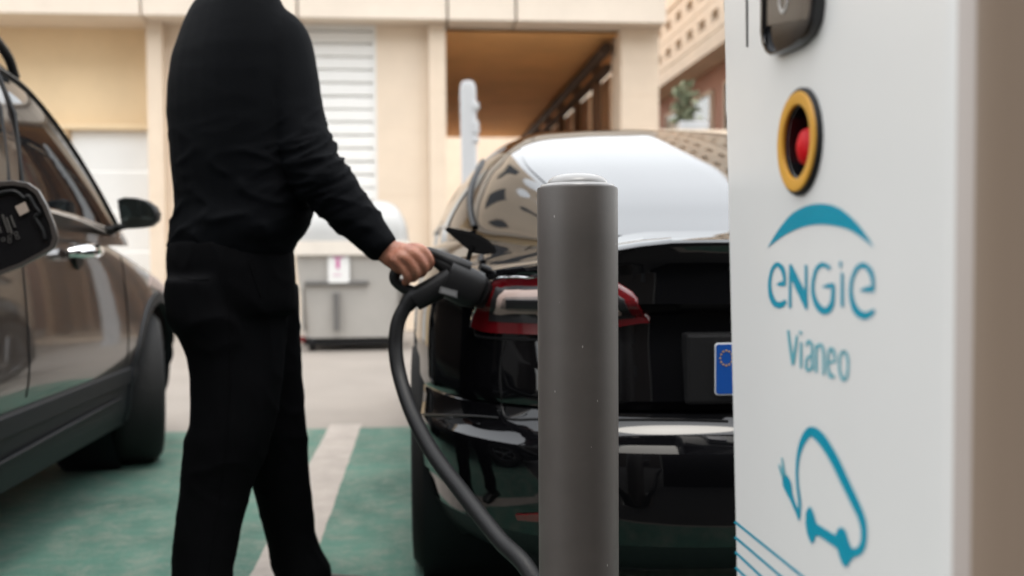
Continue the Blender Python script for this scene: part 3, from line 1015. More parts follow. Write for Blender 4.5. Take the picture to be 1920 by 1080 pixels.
SS = [(1.25, .79, 1.06), (1.5, .81, 1.40), (1.8, .835, 1.57), (2.1, .85, 1.63), (2.4, .86, 1.65), (2.7, .868, 1.657), (3.0, .872, 1.655), (3.25, .874, 1.635), (3.45, .875, 1.575), (3.65, .875, 1.475), (3.85, .873, 1.345), (4.05, .868, 1.185), (4.20, .86, 1.05), (4.28, .84, .97)]
SSd = catmull(SS, 8)
Z0S = 0.96
def GS(Y, th):
    wb, zt_ = np.interp(Y, SSd[:, 0], SSd[:, 1]), np.interp(Y, SSd[:, 0], SSd[:, 2])
    return arch_section(wb, Z0S, zt_, SXC, Y, th, 5.5, 3.3)
GT = np.array([[GS(s_[0], t) for t in TH] for s_ in SSd])
WCS = [(2.12, 0.33), (4.55, 0.33)]
ARS = 0.385
def cls_suv(x, y, z, i, j):
    if abs(x) > 0.55:
        for cy, cz in WCS:
            if math.hypot(y - cy, z - cz) < ARS:
                return None
    if DS[i, 0] < 0.465:
        return 'cladding'
    if y > 4.3 and abs(x) < 0.7 and z > 0.62:
        return 'hood'
    if abs(x) > 0.7 and DS[i, 0] < 1.0:
        if 3.05 < y < 4.05:
            return 'door:front' + str(x > 0)
        if 2.1 < y < 3.05 and math.hypot(y - 2.12, z - 0.33) > 0.5:
            return 'door:rear' + str(x > 0)
    return 'body'
gS = split_shell(PS, cls_suv, SXC)
snap_arches(PS, gS, WCS, ARS, SXC)
bvS = bvh_of((PS, True))
bvT = bvh_of((GT, False))
bvST = bvh_of((PS, True), (GT, False))
mS = {k: M['suvpaint'] for k in gS}
mS['cladding'] = M['clad']
oS = build_groups(PS, gS, mS, suv, 32)
MB().grid(GT).build('roof', M['suvpaint'], suv, smooth=60)
for sgn in (1, 0):
    def ts(f, s=sgn):
        return (lambda Y: math.pi - f(Y)) if s else f
    lo = lambda Y: 0.05
    def tops(Y):
        u = min(max((4.10 - Y) / 0.85, 0), 1)
        return 0.06 + 0.62 * math.sin(u * math.pi / 2) ** 0.9
    wf = window_patch(GS, np.linspace(3.10, 4.06, 24), ts(lo), ts(tops), 0.004, 12)
    wr = window_patch(GS, np.linspace(2.15, 3.00, 20), ts(lo), ts(tops), 0.004, 12)
    MB().grid(wf).build('side_window', M['glass'], suv, smooth=60)
    MB().grid(wr).build('side_window', M['glass'], suv, smooth=60)
    MB().tube(list(wr[::2, -1]) + list(wf[::2, -1]), 0.011, 6).tube([wf[0, 0], wf[0, 6], wf[0, -1]], 0.010, 6).tube([wr[-1, 0], wr[-1, 6], wr[-1, -1]], 0.010, 6).build('window_seal', M['black'], suv, smooth=60)
    MB().tube(list(wr[::3, 0]) + list(wf[::3, 0]), 0.009, 6).build('belt_trim', M['chrome'], suv, smooth=60)
    xs_ = SXC + (0.735 if sgn else -0.735)
    rail = [(xs_, Y, float(np.interp(Y, SSd[:, 0], SSd[:, 2])) - 0.045 + h_) for Y, h_ in ((1.75, -0.02), (1.85, 0.025), (2.1, 0.03), (2.6, 0.03), (3.1, 0.028), (3.34, 0.012), (3.42, -0.03))]
    MB().tube(rail, 0.016, 8, 4).build('roof_rail', M['black'], suv, smooth=60)
Wsc = window_patch(GS, np.linspace(3.40, 4.16, 18), lambda Y: 0.62, lambda Y: math.pi - 0.62, 0.004, 20)
MB().grid(Wsc).build('windshield', M['glass'], suv, smooth=60)
for sx in (-1, 1):
    for cy, cz in WCS:
        W_ = wheel(suv, SXC + sx * 0.775, cy, 0.33, 0.225, sx)
        if cy > 4:
            W_.rotation_euler = (0, 0, R(19))
        rows = []
        for a_ in np.linspace(R(-12), R(192), 60):
            row = []
            for rr, of in ((ARS - 0.004, -0.03), (ARS - 0.004, 0.008), (ARS + 0.012, 0.011), (ARS + 0.040, 0.009), (ARS + 0.046, -0.004)):
                y_, z_ = cy + rr * math.cos(a_), cz + rr * math.sin(a_)
                h_ = bvS.ray_cast(Vector((SXC + sx * 2, y_, z_)), Vector((-sx, 0, 0)))
                row.append(((h_[0].x if h_[0] else SXC + sx * 0.87) + sx * of, y_, z_))
            rows.append(row)
        MB().grid(rows).build('arch_trim', M['clad'], suv, smooth=40)
        MB().lathe([(sx * 0.78, ARS - 0.004), (sx * 0.55, ARS), (sx * 0.50, ARS - 0.03), (sx * 0.50, 0.05)], (SXC, cy, cz), 'X', 40).build('wheel_arch', M['clad'], suv, smooth=50)
MB().box((SXC - 0.60, 1.6, 0.17), (SXC + 0.60, 5.1, 0.60)).build('floor_pan', M['clad'], suv)
# chrome strip in the cladding
strp = [(SXC + 0.879, Y, 0.33 + 0.02 * (Y - 2.6)) for Y in (2.66, 3.0, 3.4, 3.75, 4.02)]
MB().tube(strp, [0.004, 0.008, 0.009, 0.008, 0.003], 8).build('sill_trim', M['clad'], suv, smooth=60)
# door handle
hc = at(168, 474, X=SXC + 0.93)
dr = oS.get('door:frontTrue')
HD = link('handle', None, dr, hc) if dr else link('handle', None, suv, hc)
MB().tube([(SXC + 0.893, hc.y - 0.10, hc.z), (SXC + 0.932, hc.y - 0.07, hc.z + 0.004), (SXC + 0.944, hc.y, hc.z + 0.006), (SXC + 0.932, hc.y + 0.07, hc.z + 0.004), (SXC + 0.893, hc.y + 0.10, hc.z)], [0.016, 0.023, 0.025, 0.023, 0.016], 12, 4).build('grip', M['chrome'], HD, smooth=60)
MB().lathe([(0.001, 0.001), (0.0, 0.04), (-0.01, 0.045)], (SXC + 0.897, hc.y, hc.z - 0.014), 'X', 20).build('cup', M['black'], HD, smooth=60)
# mirror
mc = at(256, 400, Y=3.72)
MR = link('wing_mirror', None, suv, mc)
def mirror_ring(s, y):
    pl_ = [(220, 374), (233, 370), (252, 371), (272, 376), (286, 386), (293, 400), (290, 414), (278, 424), (258, 427), (240, 428), (230, 427), (226, 415), (222, 392)]
    c_ = np.mean(np.array(pl_, float), axis=0)
    return [tuple(at(c_[0] + (a - c_[0]) * s, c_[1] + (b - c_[1]) * s, Y=3.72) + Vector((0, y, 0))) for a, b in pl_]
MB().grid([mirror_ring(0.93, 0.008), mirror_ring(0.96, -0.003), mirror_ring(1.0, 0.0), mirror_ring(1.03, 0.03), mirror_ring(0.98, 0.08), mirror_ring(0.8, 0.125), mirror_ring(0.4, 0.145)], cv=True, cap1=True).build('mirror_shell', M['black'], MR, smooth=50)
mg = mat('mirror_glass', (0.34, 0.42, 0.41), 0.03, metal=1.0)
rg_ = [Vector(p) for p in mirror_ring(0.93, 0.006)]
m_ = MB()
cc = sum(rg_, Vector()) / len(rg_) + Vector((0, -0.002, 0))
m_.add([cc] + rg_, [(0, k + 1, (k + 1) % len(rg_) + 1) for k in range(len(rg_))])
m_.build('mirror_glass', mg, MR, smooth=60)
MB().tube([at(206, 433, X=SXC + 0.86), at(222, 427, Y=3.74), at(240, 421, Y=3.76)], [0.022, 0.013, 0.016], 10, 4).build('mirror_arm', M['black'], MR, smooth=60)
# seams of the doors and fender
for Y in (3.05, 4.05):
    pts_ = []
    for i in range(len(DS)):
        if 0.47 < DS[i, 0] < 0.99:
            z = DS[i, 0] - max(0, DS[i, 0] - 0.46) * (np.interp(Y, [3.45, 5.42], [0, 1]) ** 2 * (3 - 2 * np.interp(Y, [3.45, 5.42], [0, 1]))) * 0.52
            pts_.append((SXC + DS[i, 1] - 0.0005, Y, z))
    MB().tube(pts_, 0.0035, 6).build('door_seam', M['black'], suv)
# head lamp and front badge side
hl = patch(bvS, [(282, 516), (300, 520), (312, 530)], [(280, 536), (300, 546), (314, 552)], 0.004, 10, 5)
hl.build('headlight', M['clearlens'], suv, smooth=50)
# open fuel flap: shell, moulded inside, printed label
FL = link('fuel_flap', None, suv, at(20, 430, Y=2.42))
def flap_ring(s, y, dx=0.0):
    pl_ = [(-60, 352), (-20, 341), (25, 338), (52, 342), (72, 356), (88, 385), (102, 420), (108, 448), (102, 465), (85, 476), (40, 500), (0, 515), (-60, 532)]
    c_ = np.array((15.0, 430.0))
    return [tuple(at(c_[0] + (a - c_[0]) * s, c_[1] + (b - c_[1]) * s, Y=2.42) + Vector((dx, y, 0))) for a, b in pl_]
MB().grid([flap_ring(0.89, 0.010), flap_ring(0.90, -0.001), flap_ring(0.99, -0.001), flap_ring(1.0, 0.003), flap_ring(1.0, 0.010), flap_ring(0.985, 0.014)], cv=True, cap1=True).build('flap_skin', mat('flap_rim', (0.055, 0.047, 0.043), 0.35, coat=0.5), FL, smooth=40)
ri = [Vector(p) for p in flap_ring(0.895, 0.007)]
cc = sum(ri, Vector()) / len(ri)
MB().add([cc] + ri, [(0, k + 1, (k + 1) % len(ri) + 1) for k in range(len(ri))]).build('flap_lining', M['blackgloss'], FL)
MB().tube([at(a, b, Y=2.424) for a, b in ((-20, 368), (10, 360), (30, 360), (46, 372), (54, 368), (66, 388), (74, 400), (66, 408), (80, 432), (84, 448))], 0.0055, 8, 4).build('locating_rib', M['black'], FL, smooth=60)
q = MB()
lc = [at(a, b, Y=2.4205) for a, b in ((28, 387), (46, 378), (54, 396), (37, 405))]
q.add(lc + [p + Vector((0, 0.004, 0)) for p in lc], [(0, 1, 2, 3), (7, 6, 5, 4), (0, 4, 5, 1), (1, 5, 6, 2), (2, 6, 7, 3), (3, 7, 4, 0)])
q.build('label_sticker', mat('label_beige', (0.36, 0.29, 0.24), 0.6), FL)
q = MB()
for (a, b, l_) in ((4, 402, 34), (12, 408, 30), (-8, 410, 26), (20, 404, 22)):
    q.tube([at(a, b, Y=2.4235), at(a + l_ * 0.35, b + l_, Y=2.4235)], 0.0026, 6)
for (a, b) in ((6, 449), (18, 444), (30, 438), (18, 452), (33, 445)):
    c_ = at(a, b, Y=2.4235)
    q.tube([(c_.x + 0.0042 * math.cos(t), c_.y, c_.z + 0.0042 * math.sin(t)) for t in np.linspace(0, 2 * math.pi, 13)], 0.0009, 5)
q.build('moulded_marks', M['flapprint'], FL)
MB().tube([at(-60, 440, Y=2.44), at(-20, 440, Y=2.435)], 0.014, 8).build('hinge', M['black'], FL, smooth=60)

# ------------------------------------------------------------------ bollard
bc = at(1083, 480, Y=1.365)
BR = 153 / FPX * 1.36 / 2
bt = at(1083, 351, Y=1.365).z
bo = thing('bollard', (bc.x, 1.365, 0), 'dark grey steel bollard with pale domed cap in front of the black car', 'bollard')
prof = [(0.0, BR + 0.0), (0.002, BR)] + [(z, BR) for z in np.linspace(0.05, bt - 0.004, 12)] + [(bt - 0.001, BR - 0.001), (bt, BR - 0.004)]
MB().lathe(prof, (bc.x, 1.365, 0), 'Z', 72).build('post', M['bollard'], bo, smooth=40)
hcap = 0.019
capp = [(bt + 0.0005, BR - 0.0045), (bt + 0.003, BR - 0.006), (bt + 0.005, BR * 0.74)] + [(bt + 0.005 + (hcap - 0.005) * math.sin(a), BR * 0.74 * math.cos(a) ** 0.8) for a in np.linspace(0.08, math.pi / 2 - 0.001, 12)]
MB().lathe(capp, (bc.x, 1.365, 0), 'Z', 72).build('cap', M['cap'], bo, smooth=50)
MB().lathe([(0.0045, BR + 0.055), (0.012, BR + 0.055), (0.014, BR + 0.052), (0.014, BR + 0.002)], (bc.x, 1.365, 0), 'Z', 48).build('base_plate', M['bollard'], bo, smooth=40)
for k in range(4):
    a = R(45 + 90 * k)
    MB().lathe([(0.0145, 0.011), (0.022, 0.011), (0.024, 0.006), (0.024, 0.0)], (bc.x + (BR + 0.033) * math.cos(a), 1.365 + (BR + 0.033) * math.sin(a), 0), 'Z', 6).build('bolt', M['steel'], bo)

# ------------------------------------------------------------------ charging station
KX = 0.328
yfar_t, yfar_b = at(1355, 0, X=KX), at(1379, 1080, X=KX)
rc = 0.030
ynear = at(1766, 475, X=KX).y - rc
KH = 1.85
def yfar(z):
    return yfar_b.y + (yfar_t.y - yfar_b.y) * (z - yfar_b.z) / (yfar_t.z - yfar_b.z) if z > 0 else yfar_b.y
K = thing('charging_station', (KX + 0.3, 0.85, 0), 'white charging station with teal lettering, car emblem and yellow ringed red button', 'charger')
dep = 0.62
# outline in plan, corner by corner, leaving the printed side as its own flat panel
def plan(z, zmax=KH):
    yf_ = yfar(min(max(z, 0.0), zmax))
    pts_ = []
    r2 = 0.006
    for k in range(7):
        a = R(180 - 90 * k / 6)
        pts_.append((KX + r2 + r2 * math.cos(a), yf_ - r2 + r2 * math.sin(a)))
    pts_.append((KX + dep, yf_))
    pts_.append((KX + dep, ynear))
    for k in range(13):
        a = R(270 - 90 * k / 12)
        pts_.append((KX + rc + rc * math.cos(a), ynear + rc + rc * math.sin(a)))
    return pts_
zz_ = [0.004, KH]
ring = [[(a, b, z) for a, b in plan(z)] for z in zz_]
# white shell: everything but the front face and the printed side
q = MB()
TJ = 15
n_ = len(ring[0])
fr_i = 8        # index of the back right corner of the front face
fv, ff = [], []
for i in range(2):
    fv += ring[i]
for j in range(n_ - 1):
    if j == 6 or 8 <= j < TJ + 3:
        continue
    ff.append((j, j + 1, n_ + j + 1, n_ + j))
ff.append(tuple(n_ + j for j in range(n_)))
q.add(fv, ff)
q.build('housing', M['white'], K, smooth=35)
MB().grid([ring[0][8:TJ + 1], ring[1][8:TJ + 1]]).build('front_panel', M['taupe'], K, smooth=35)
MB().grid([ring[0][TJ:TJ + 4], ring[1][TJ:TJ + 4]]).build('corner_shade_strip', mat('corner_shade_grey', (0.44, 0.385, 0.35), 0.35), K, smooth=35)  # soft shading of the corner, white to taupe, put into a mid-tone strip
MB().add([ring[0][6], ring[0][7], ring[1][7], ring[1][6]], [(0, 1, 2, 3)]).build('back_panel', M['black'], K)
# printed side with a round hole for the emergency stop
ec = at(1503, 266, X=KX)
er = (at(1503, 172, X=KX).z - at(1503, 362, X=KX).z) / 2
hr = er * 0.72
y0b, y1b, y0t, y1t = ynear + rc, yfar(0.004) - 0.006, ynear + rc, yfar(KH) - 0.006
bm = bmesh.new()
oc = [(y0b, 0.004), (y1b, 0.004), (y1t, KH), (y0t, KH)]
ov = [bm.verts.new((KX, a, b)) for a, b in oc]
es = [bm.edges.new((ov[k], ov[(k + 1) % 4])) for k in range(4)]
hv = [bm.verts.new((KX, ec.y + hr * math.cos(2 * math.pi * k / 40), ec.z + hr * math.sin(2 * math.pi * k / 40))) for k in range(40)]
es += [bm.edges.new((hv[k], hv[(k + 1) % 40])) for k in range(40)]
bmesh.ops.triangle_fill(bm, use_beauty=True, edges=es)
MB().bm(bm).build('side_panel', M['white'], K)
# emergency stop
E = link('emergency_stop', None, K, ec)
MB().lathe([(0.0, er * 1.06), (-0.003, er * 1.06), (-0.0045, er * 1.03), (-0.0045, er * 0.9)], ec, 'X', 56).build('collar', M['black'], E, smooth=40)
MB().lathe([(-0.0046, er * 0.99), (-0.0062, er * 0.97), (-0.0064, er * 0.85), (-0.0056, er * 0.735), (-0.003, er * 0.724)], ec, 'X', 56).build('ring', M['yellow'], E, smooth=40)
MB().lathe([(-0.0035, hr + 0.0008), (0.012, hr - 0.001), (0.036, hr - 0.004), (0.038, hr - 0.010), (0.038, 0.0001)], ec, 'X', 48).build('recess', M['blackgloss'], E, smooth=40)
c2 = ec + Vector((0, 0.002, -0.004))
MB().lathe([(0.028, hr * 0.50), (0.020, hr * 0.56), (0.008, hr * 0.55), (0.002, hr * 0.46), (-0.001, hr * 0.26), (-0.002, 0.0001)], c2, 'X', 40).build('button', M['red'], E, smooth=60)
MB().lathe([(0.037, hr * 0.80), (0.030, hr * 0.76), (0.028, hr * 0.56), (0.036, hr * 0.52)], c2, 'X', 40).build('button_base', M['steel'], E, smooth=40)
# reader block at the top
def kp(px, py, x=KX):
    p = at(px, py, X=KX)
    return (p.y, p.z)
rd = link('card_reader', None, K, (KX, ec.y, 1.2))
pl_ = [kp(a, b) for a, b in ((1446, -90), (1446, 60), (1449, 82), (1456, 98), (1464, 104), (1474, 102), (1510, 86), (1532, 66), (1544, 40), (1548, 10), (1550, -95))]
def shrink(pl_, s):
    c_ = np.mean(np.array(pl_), axis=0)
    return [tuple(c_ + (np.array(p) - c_) * s) for p in pl_]
q = MB()
q.grid([[(KX - x, a, b) for a, b in shrink(pl_, s)] for x, s in ((0.0, 1.0), (0.009, 1.0), (0.011, 0.98), (0.011, 0.90), (0.006, 0.885))], cv=True)
q.build('bezel', M['blackgloss'], rd, smooth=30)
i_ = shrink(pl_, 0.89)
MB().prism(i_, 0.002, 'YZ', KX - 0.0065).build('reader_face', M['blackgloss'], rd)
sc_ = [kp(a, b) for a, b in ((1452, -80), (1452, 49), (1535, 36), (1541, -84))]
MB().prism(sc_, 0.001, 'YZ', KX - 0.0082).build('reader_screen', M['screen'], rd)
rcn = kp(1486, -2)
rr_ = abs(kp(1486, 22)[1] - rcn[1])
MB().tube([(KX - 0.0086, rcn[0] + rr_ * 0.85 * math.cos(t), rcn[1] + rr_ * math.sin(t)) for t in np.linspace(0, 2 * math.pi, 33)], 0.0018, 6, flat=0.35, ref=(1, 0, 0)).build('reader_symbol', mat('symbol_grey', (0.42, 0.40, 0.37), 0.5), rd)
sl = [kp(1398, -120), kp(1402, -120), kp(1403, 88), kp(1400, 88)]
MB().prism(sl, 0.0006, 'YZ', KX - 0.0006).build('panel_slit', M['black'], K)

# flat print on the side: strokes of changing width, filled shapes
def print_pts(pts_, lift=0.0005):
    return [Vector((KX - lift, *kp(a, b))) for a, b in pts_]
def stroke(m, pts_, wid, lift=0.0005, steps=6):
    P = catmull(np.array([(a, b, w_) for (a, b), w_ in zip(pts_, wid)], float), steps) if len(pts_) > 2 else np.array([(a, b, w_) for (a, b), w_ in zip(pts_, wid)], float)
    D = np.gradient(P[:, :2], axis=0)
    D /= np.linalg.norm(D, axis=1)[:, None] + 1e-9
    N = np.stack([-D[:, 1], D[:, 0]], 1)
    L_ = P[:, :2] + N * P[:, 2:3] / 2
    Q_ = P[:, :2] - N * P[:, 2:3] / 2
    a = print_pts(L_, lift)
    b = print_pts(Q_, lift)
    m.grid(np.array([[tuple(p) for p in a], [tuple(p) for p in b]]))
def fill(m, pts_, lift=0.0005):
    bm = bmesh.new()
    vs_ = [bm.verts.new(p) for p in print_pts(pts_, lift)]
    f = bm.faces.new(vs_)
    bmesh.ops.triangulate(bm, faces=[f])
    m.bm(bm)
def z7(pts_): return [(1340 + a / 2.841, 360 + b / 2.841) for a, b in pts_]
def z8(pts_): return [(1340 + a / 2.841, 700 + b / 2.841) for a, b in pts_]
def s7(m, pts_, wid, lift=0.0005): stroke(m, z7(pts_), [w_ / 2.841 for w_ in wid], lift)
def s8(m, pts_, wid, lift=0.0005): stroke(m, z8(pts_), [w_ / 2.841 for w_ in wid], lift)
q = MB()
arc_o = catmull([(283, 298), (330, 218), (400, 128), (470, 82), (555, 62), (650, 78), (730, 135), (800, 215), (852, 296)], 4)
arc_i = catmull([(283, 298), (340, 253), (400, 216), (480, 184), (560, 173), (640, 180), (720, 202), (785, 243), (852, 296)], 4)
m2 = np.array([[tuple(p) for p in print_pts(z7(arc_o))], [tuple(p) for p in print_pts(z7(arc_i))]])
q.grid(m2)
q.build('arc_emblem', M['teal'], K)
def letter(strokes, name='letter', fills=(), m=None, k=0):
    q_ = MB()
    for a, (pts_, wid) in enumerate(strokes):
        s7(q_, pts_, wid, 0.0005 + 0.00006 * a)
    for a, f in enumerate(fills):
        fill(q_, z7(f), 0.0005 + 0.00006 * (a + len(strokes)))
    return q_.build(name, m or M['teal'], LT)
LT = link('word_lettering', None, K, (KX, ec.y, 0.9))
letter([([(333, 492), (350, 490), (374, 488)], [6, 24, 30]), ([(374, 500), (373, 450), (360, 405), (335, 386), (312, 408), (298, 455), (295, 505), (303, 555), (322, 592), (345, 602), (366, 594), (381, 578)], [12, 18, 24, 24, 18, 16, 18, 24, 30, 34, 28, 18])], 'letter_e')
letter([([(405, 388), (404, 500), (404, 618)], [12, 14, 15]), ([(489, 388), (490, 500), (491, 624)], [14, 14, 14])], 'letter_n', [[(400, 384), (413, 386), (490, 540), (496, 628), (484, 622), (405, 452)]])
letter([([(578, 505), (610, 500), (640, 498)], [8, 24, 24]), ([(618, 410), (596, 392), (570, 388), (545, 412), (529, 465), (525, 520), (536, 575), (558, 615), (585, 634), (612, 622), (630, 580), (635, 500)], [18, 22, 24, 20, 17, 18, 24, 32, 38, 34, 24, 18])], 'letter_g')
letter([([(681, 430), (682, 520), (682, 612)], [14, 17, 17])], 'letter_i', [[(664, 388), (671, 362), (682, 384), (676, 408)]])
letter([([(778, 526), (805, 520), (846, 516)], [6, 26, 32]), ([(846, 534), (846, 470), (828, 415), (793, 390), (760, 408), (735, 465), (728, 525), (736, 585), (760, 635), (795, 658), (828, 650), (854, 628)], [14, 20, 26, 28, 22, 18, 19, 26, 36, 40, 32, 18])], 'letter_e')
LV = link('small_lettering', None, K, (KX, ec.y, 0.8))
LT, keep = LV, LT
TL2 = M['teallight']
letter([([(393, 736), (406, 835), (419, 922)], [13, 15, 14]), ([(419, 922), (430, 850), (441, 764)], [14, 15, 12])], 'letter_v', m=TL2)
letter([([(463, 800), (462, 870), (462, 938)], [12, 14, 13]), ([(452, 744), (468, 756)], [14, 14])], 'letter_i', m=TL2)
letter([([(489, 822), (498, 798), (512, 800), (521, 830), (521, 890), (521, 950)], [10, 15, 17, 14, 13, 14]), ([(521, 872), (504, 876), (491, 900), (490, 930), (500, 950), (513, 944), (521, 918)], [9, 14, 14, 15, 16, 13, 8])], 'letter_a', m=TL2)
letter([([(543, 812), (543, 885), (543, 962)], [13, 14, 14]), ([(543, 850), (552, 822), (566, 814), (579, 832), (583, 880), (584, 974)], [9, 15, 18, 15, 13, 14])], 'letter_n', m=TL2)
letter([([(608, 908), (625, 906), (643, 905)], [12, 14, 14]), ([(642, 908), (640, 862), (626, 834), (612, 850), (605, 900), (609, 948), (622, 982), (643, 980)], [10, 15, 18, 14, 13, 15, 20, 16])], 'letter_e', m=TL2)
letter([([(690, 846), (672, 870), (666, 915), (672, 968), (690, 1000), (707, 978), (713, 925), (708, 872), (690, 846)], [17, 15, 13, 15, 19, 15, 13, 15, 17])], 'letter_o', m=TL2)
# car and plug emblem
EM = link('car_emblem', None, K, (KX, ec.y, 0.6))
q = MB()
s8(q, [(452, 776), (455, 690), (444, 600), (441, 510), (452, 420), (478, 350), (515, 310), (560, 338), (605, 400), (650, 480), (700, 585), (750, 690), (785, 770), (798, 840), (792, 910), (765, 950), (725, 955), (695, 945)], [14, 16, 15, 15, 22, 36, 52, 54, 50, 48, 46, 44, 38, 34, 34, 44, 50, 50])
q.build('loop_stroke', M['teal'], EM)
q = MB()
fill(q, z8([(507, 708), (522, 722), (534, 760), (545, 800), (575, 818), (610, 840), (645, 862), (655, 836), (672, 818), (690, 824), (704, 850), (716, 890), (730, 925), (740, 986), (722, 1006), (712, 1028), (698, 1032), (682, 1016), (668, 980), (655, 935), (610, 902), (560, 868), (540, 868), (534, 896), (522, 908), (508, 890), (494, 850), (486, 800), (488, 740)]), 0.0006)
q.build('chassis_shape', M['teal'], EM)
q = MB()
s8(q, [(455, 782), (440, 735), (420, 685), (402, 640), (388, 590), (376, 545)], [10, 18, 20, 30, 46, 26], 0.00065)
q.build('plug_cord', M['teal'], EM)
for pts_ in ([(376, 552), (368, 500), (361, 448)], [(368, 556), (356, 520), (344, 484)]):
    q = MB()
    s8(q, pts_, [15, 12, 7], 0.0007)
    q.build('plug_prong', TL2, EM)
for a, b in (((108, 790), (480, 1090)), ((110, 872), (365, 1090)), ((112, 952), (258, 1090)), ((113, 1034), (172, 1090))):
    q = MB()
    d_ = (b[0] - a[0], b[1] - a[1])
    s8(q, [a, (a[0] + d_[0] * 1.6, a[1] + d_[1] * 1.6)], [13, 13], 0.0005)
    q.build('diagonal_line', M['teal'], K)

# ------------------------------------------------------------------ charging connector and cable
YC = 2.26
CC = thing('charging_connector', at(830, 530, Y=YC), 'black charging connector and cable held at the tail lamp of black car', 'connector')
q = MB()
bar = [at(776, 563, Y=YC), at(790, 555, Y=YC), at(818, 540, Y=YC), at(848, 523, Y=YC)]
q.tube(bar, [0.026, 0.0275, 0.028, 0.030], 20, 4, flat=1.0, expo=2.6)
q.tube([at(834, 519, Y=YC), at(862, 532, Y=YC + 0.005), at(882, 541, Y=YC + 0.01), at(893, 546, Y=YC + 0.015)], [0.043, 0.045, 0.045, 0.042], 20, 4, flat=0.85, expo=2.8)
q.build('barrel', M['black'], CC, smooth=45)
q = MB()
q.tube([at(888, 542, Y=YC + 0.01), at(906, 551, Y=YC + 0.05)], [0.038, 0.034], 20, expo=2.4)
q.build('nozzle', M['black'], CC, smooth=45)
q = MB()
hp = [at(a, b, Y=YC - 0.002) for a, b in ((788, 552), (770, 546), (752, 537), (741, 526), (741, 513), (752, 502), (772, 489), (796, 476), (806, 473), (830, 484), (856, 496), (882, 504))]
q.tube(hp, [0.015, 0.014, 0.012, 0.0125, 0.013, 0.013, 0.013, 0.013, 0.012, 0.015, 0.019, 0.016], 14, 5, flat=1.1)
q.tube([at(802, 478, Y=YC), at(832, 496, Y=YC), at(866, 514, Y=YC)], [0.010, 0.019, 0.024], 12, 4)
q.build('handle', M['black'], CC, smooth=60)
q = MB()
ax = (at(846, 515, Y=YC) - at(790, 546, Y=YC)).normalized()
lp = [at(a, b, Y=YC - 0.043) for a, b in ((826, 537), (858, 546), (857, 559), (823, 549))]
q.add([Vector(p) for p in lp] + [Vector(p) + Vector((0, 0.012, 0)) for p in lp], [(0, 1, 2, 3), (7, 6, 5, 4), (0, 4, 5, 1), (1, 5, 6, 2), (2, 6, 7, 3), (3, 7, 4, 0)])
q.build('label_frame', mat('label_rim', (0.10, 0.10, 0.10), 0.5), CC)
li = [at(a, b, Y=YC - 0.0436) for a, b in ((829, 540.5), (855, 548), (854.5, 555.5), (827, 548))]
MB().add(li, [(0, 1, 2, 3)]).build('label_field', M['greywhite'], CC)
cab = [at(790, 545, Y=YC), at(776, 556, Y=YC), at(760, 575, Y=YC - 0.005), at(745, 610, Y=YC - 0.01), at(742, 660, Y=YC - 0.02), at(752, 715, Y=YC - 0.05), at(775, 780, Y=2.14), at(812, 850, Y=2.04), at(868, 925, Y=1.93), at(935, 1010, Y=1.82), at(1000, 1085, Y=1.74),
       Vector((0.262, 1.64, 0.17)), Vector((0.292, 1.52, 0.07)), Vector((0.304, 1.36, 0.035)), Vector((0.300, 1.18, 0.05)), Vector((0.290, 1.02, 0.16)), Vector((0.30, 0.90, 0.33)), Vector((0.345, 0.86, 0.42))]
MB().tube(cab, 0.0165, 16, 8, ref=(0.3, 0.9, 0.2)).build('cable', M['black'], CC, smooth=80)
MB().tube([at(782, 549, Y=YC), at(770, 562, Y=YC - 0.003), at(760, 576, Y=YC - 0.005)], [0.024, 0.021, 0.018], 14, 4).build('cable_boot', M['black'], CC, smooth=60)
MB().tube([at(900, 500, Y=2.30), at(915, 507, Y=2.31), at(930, 517, Y=2.31)], [0.008, 0.010, 0.006], 8, 3).build('lock_latch', M['black'], CC, smooth=60)

# ------------------------------------------------------------------ person
def voxel(m, size, smooth_it=6, factor=0.5):
    """Merges overlapping tubes into one continuous skin."""
    me = bpy.data.meshes.new('tmp')
    me.from_pydata(m.v, [], m.f)
    bm = bmesh.new()
    bm.from_mesh(me)
    bmesh.ops.recalc_face_normals(bm, faces=bm.faces[:])
    bm.to_mesh(me)
    bm.free()
    o_ = bpy.data.objects.new('tmp', me)
    COL.objects.link(o_)
    r_ = o_.modifiers.new('r', 'REMESH')
    r_.mode = 'VOXEL'
    r_.voxel_size = size
    s_ = o_.modifiers.new('s', 'SMOOTH')
    s_.factor = factor
    s_.iterations = smooth_it
    dg = bpy.context.evaluated_depsgraph_get()
    res = bpy.data.meshes.new_from_object(o_.evaluated_get(dg))
    bpy.data.objects.remove(o_)
    bpy.data.meshes.remove(me)
    return res

def finish(me, name, m, parent, disp=None):
    if disp:
        n = len(me.vertices)
        co = np.zeros(n * 3)
        no = np.zeros(n * 3)
        me.vertices.foreach_get('co', co)
        me.vertices.foreach_get('normal', no)
        co = co.reshape(-1, 3)
        no = no.reshape(-1, 3)
        d_ = disp(co, no)
        co += no * d_[:, None]
        me.vertices.foreach_set('co', co.ravel())
    org = ORI[parent.name]
    me.transform(Matrix.Translation(-org))
    me.polygons.foreach_set('use_smooth', [True] * len(me.polygons))
    me.materials.clear()
    me.materials.append(m)
    me.name = name
    me.update()
    return link(name, me, parent, org)

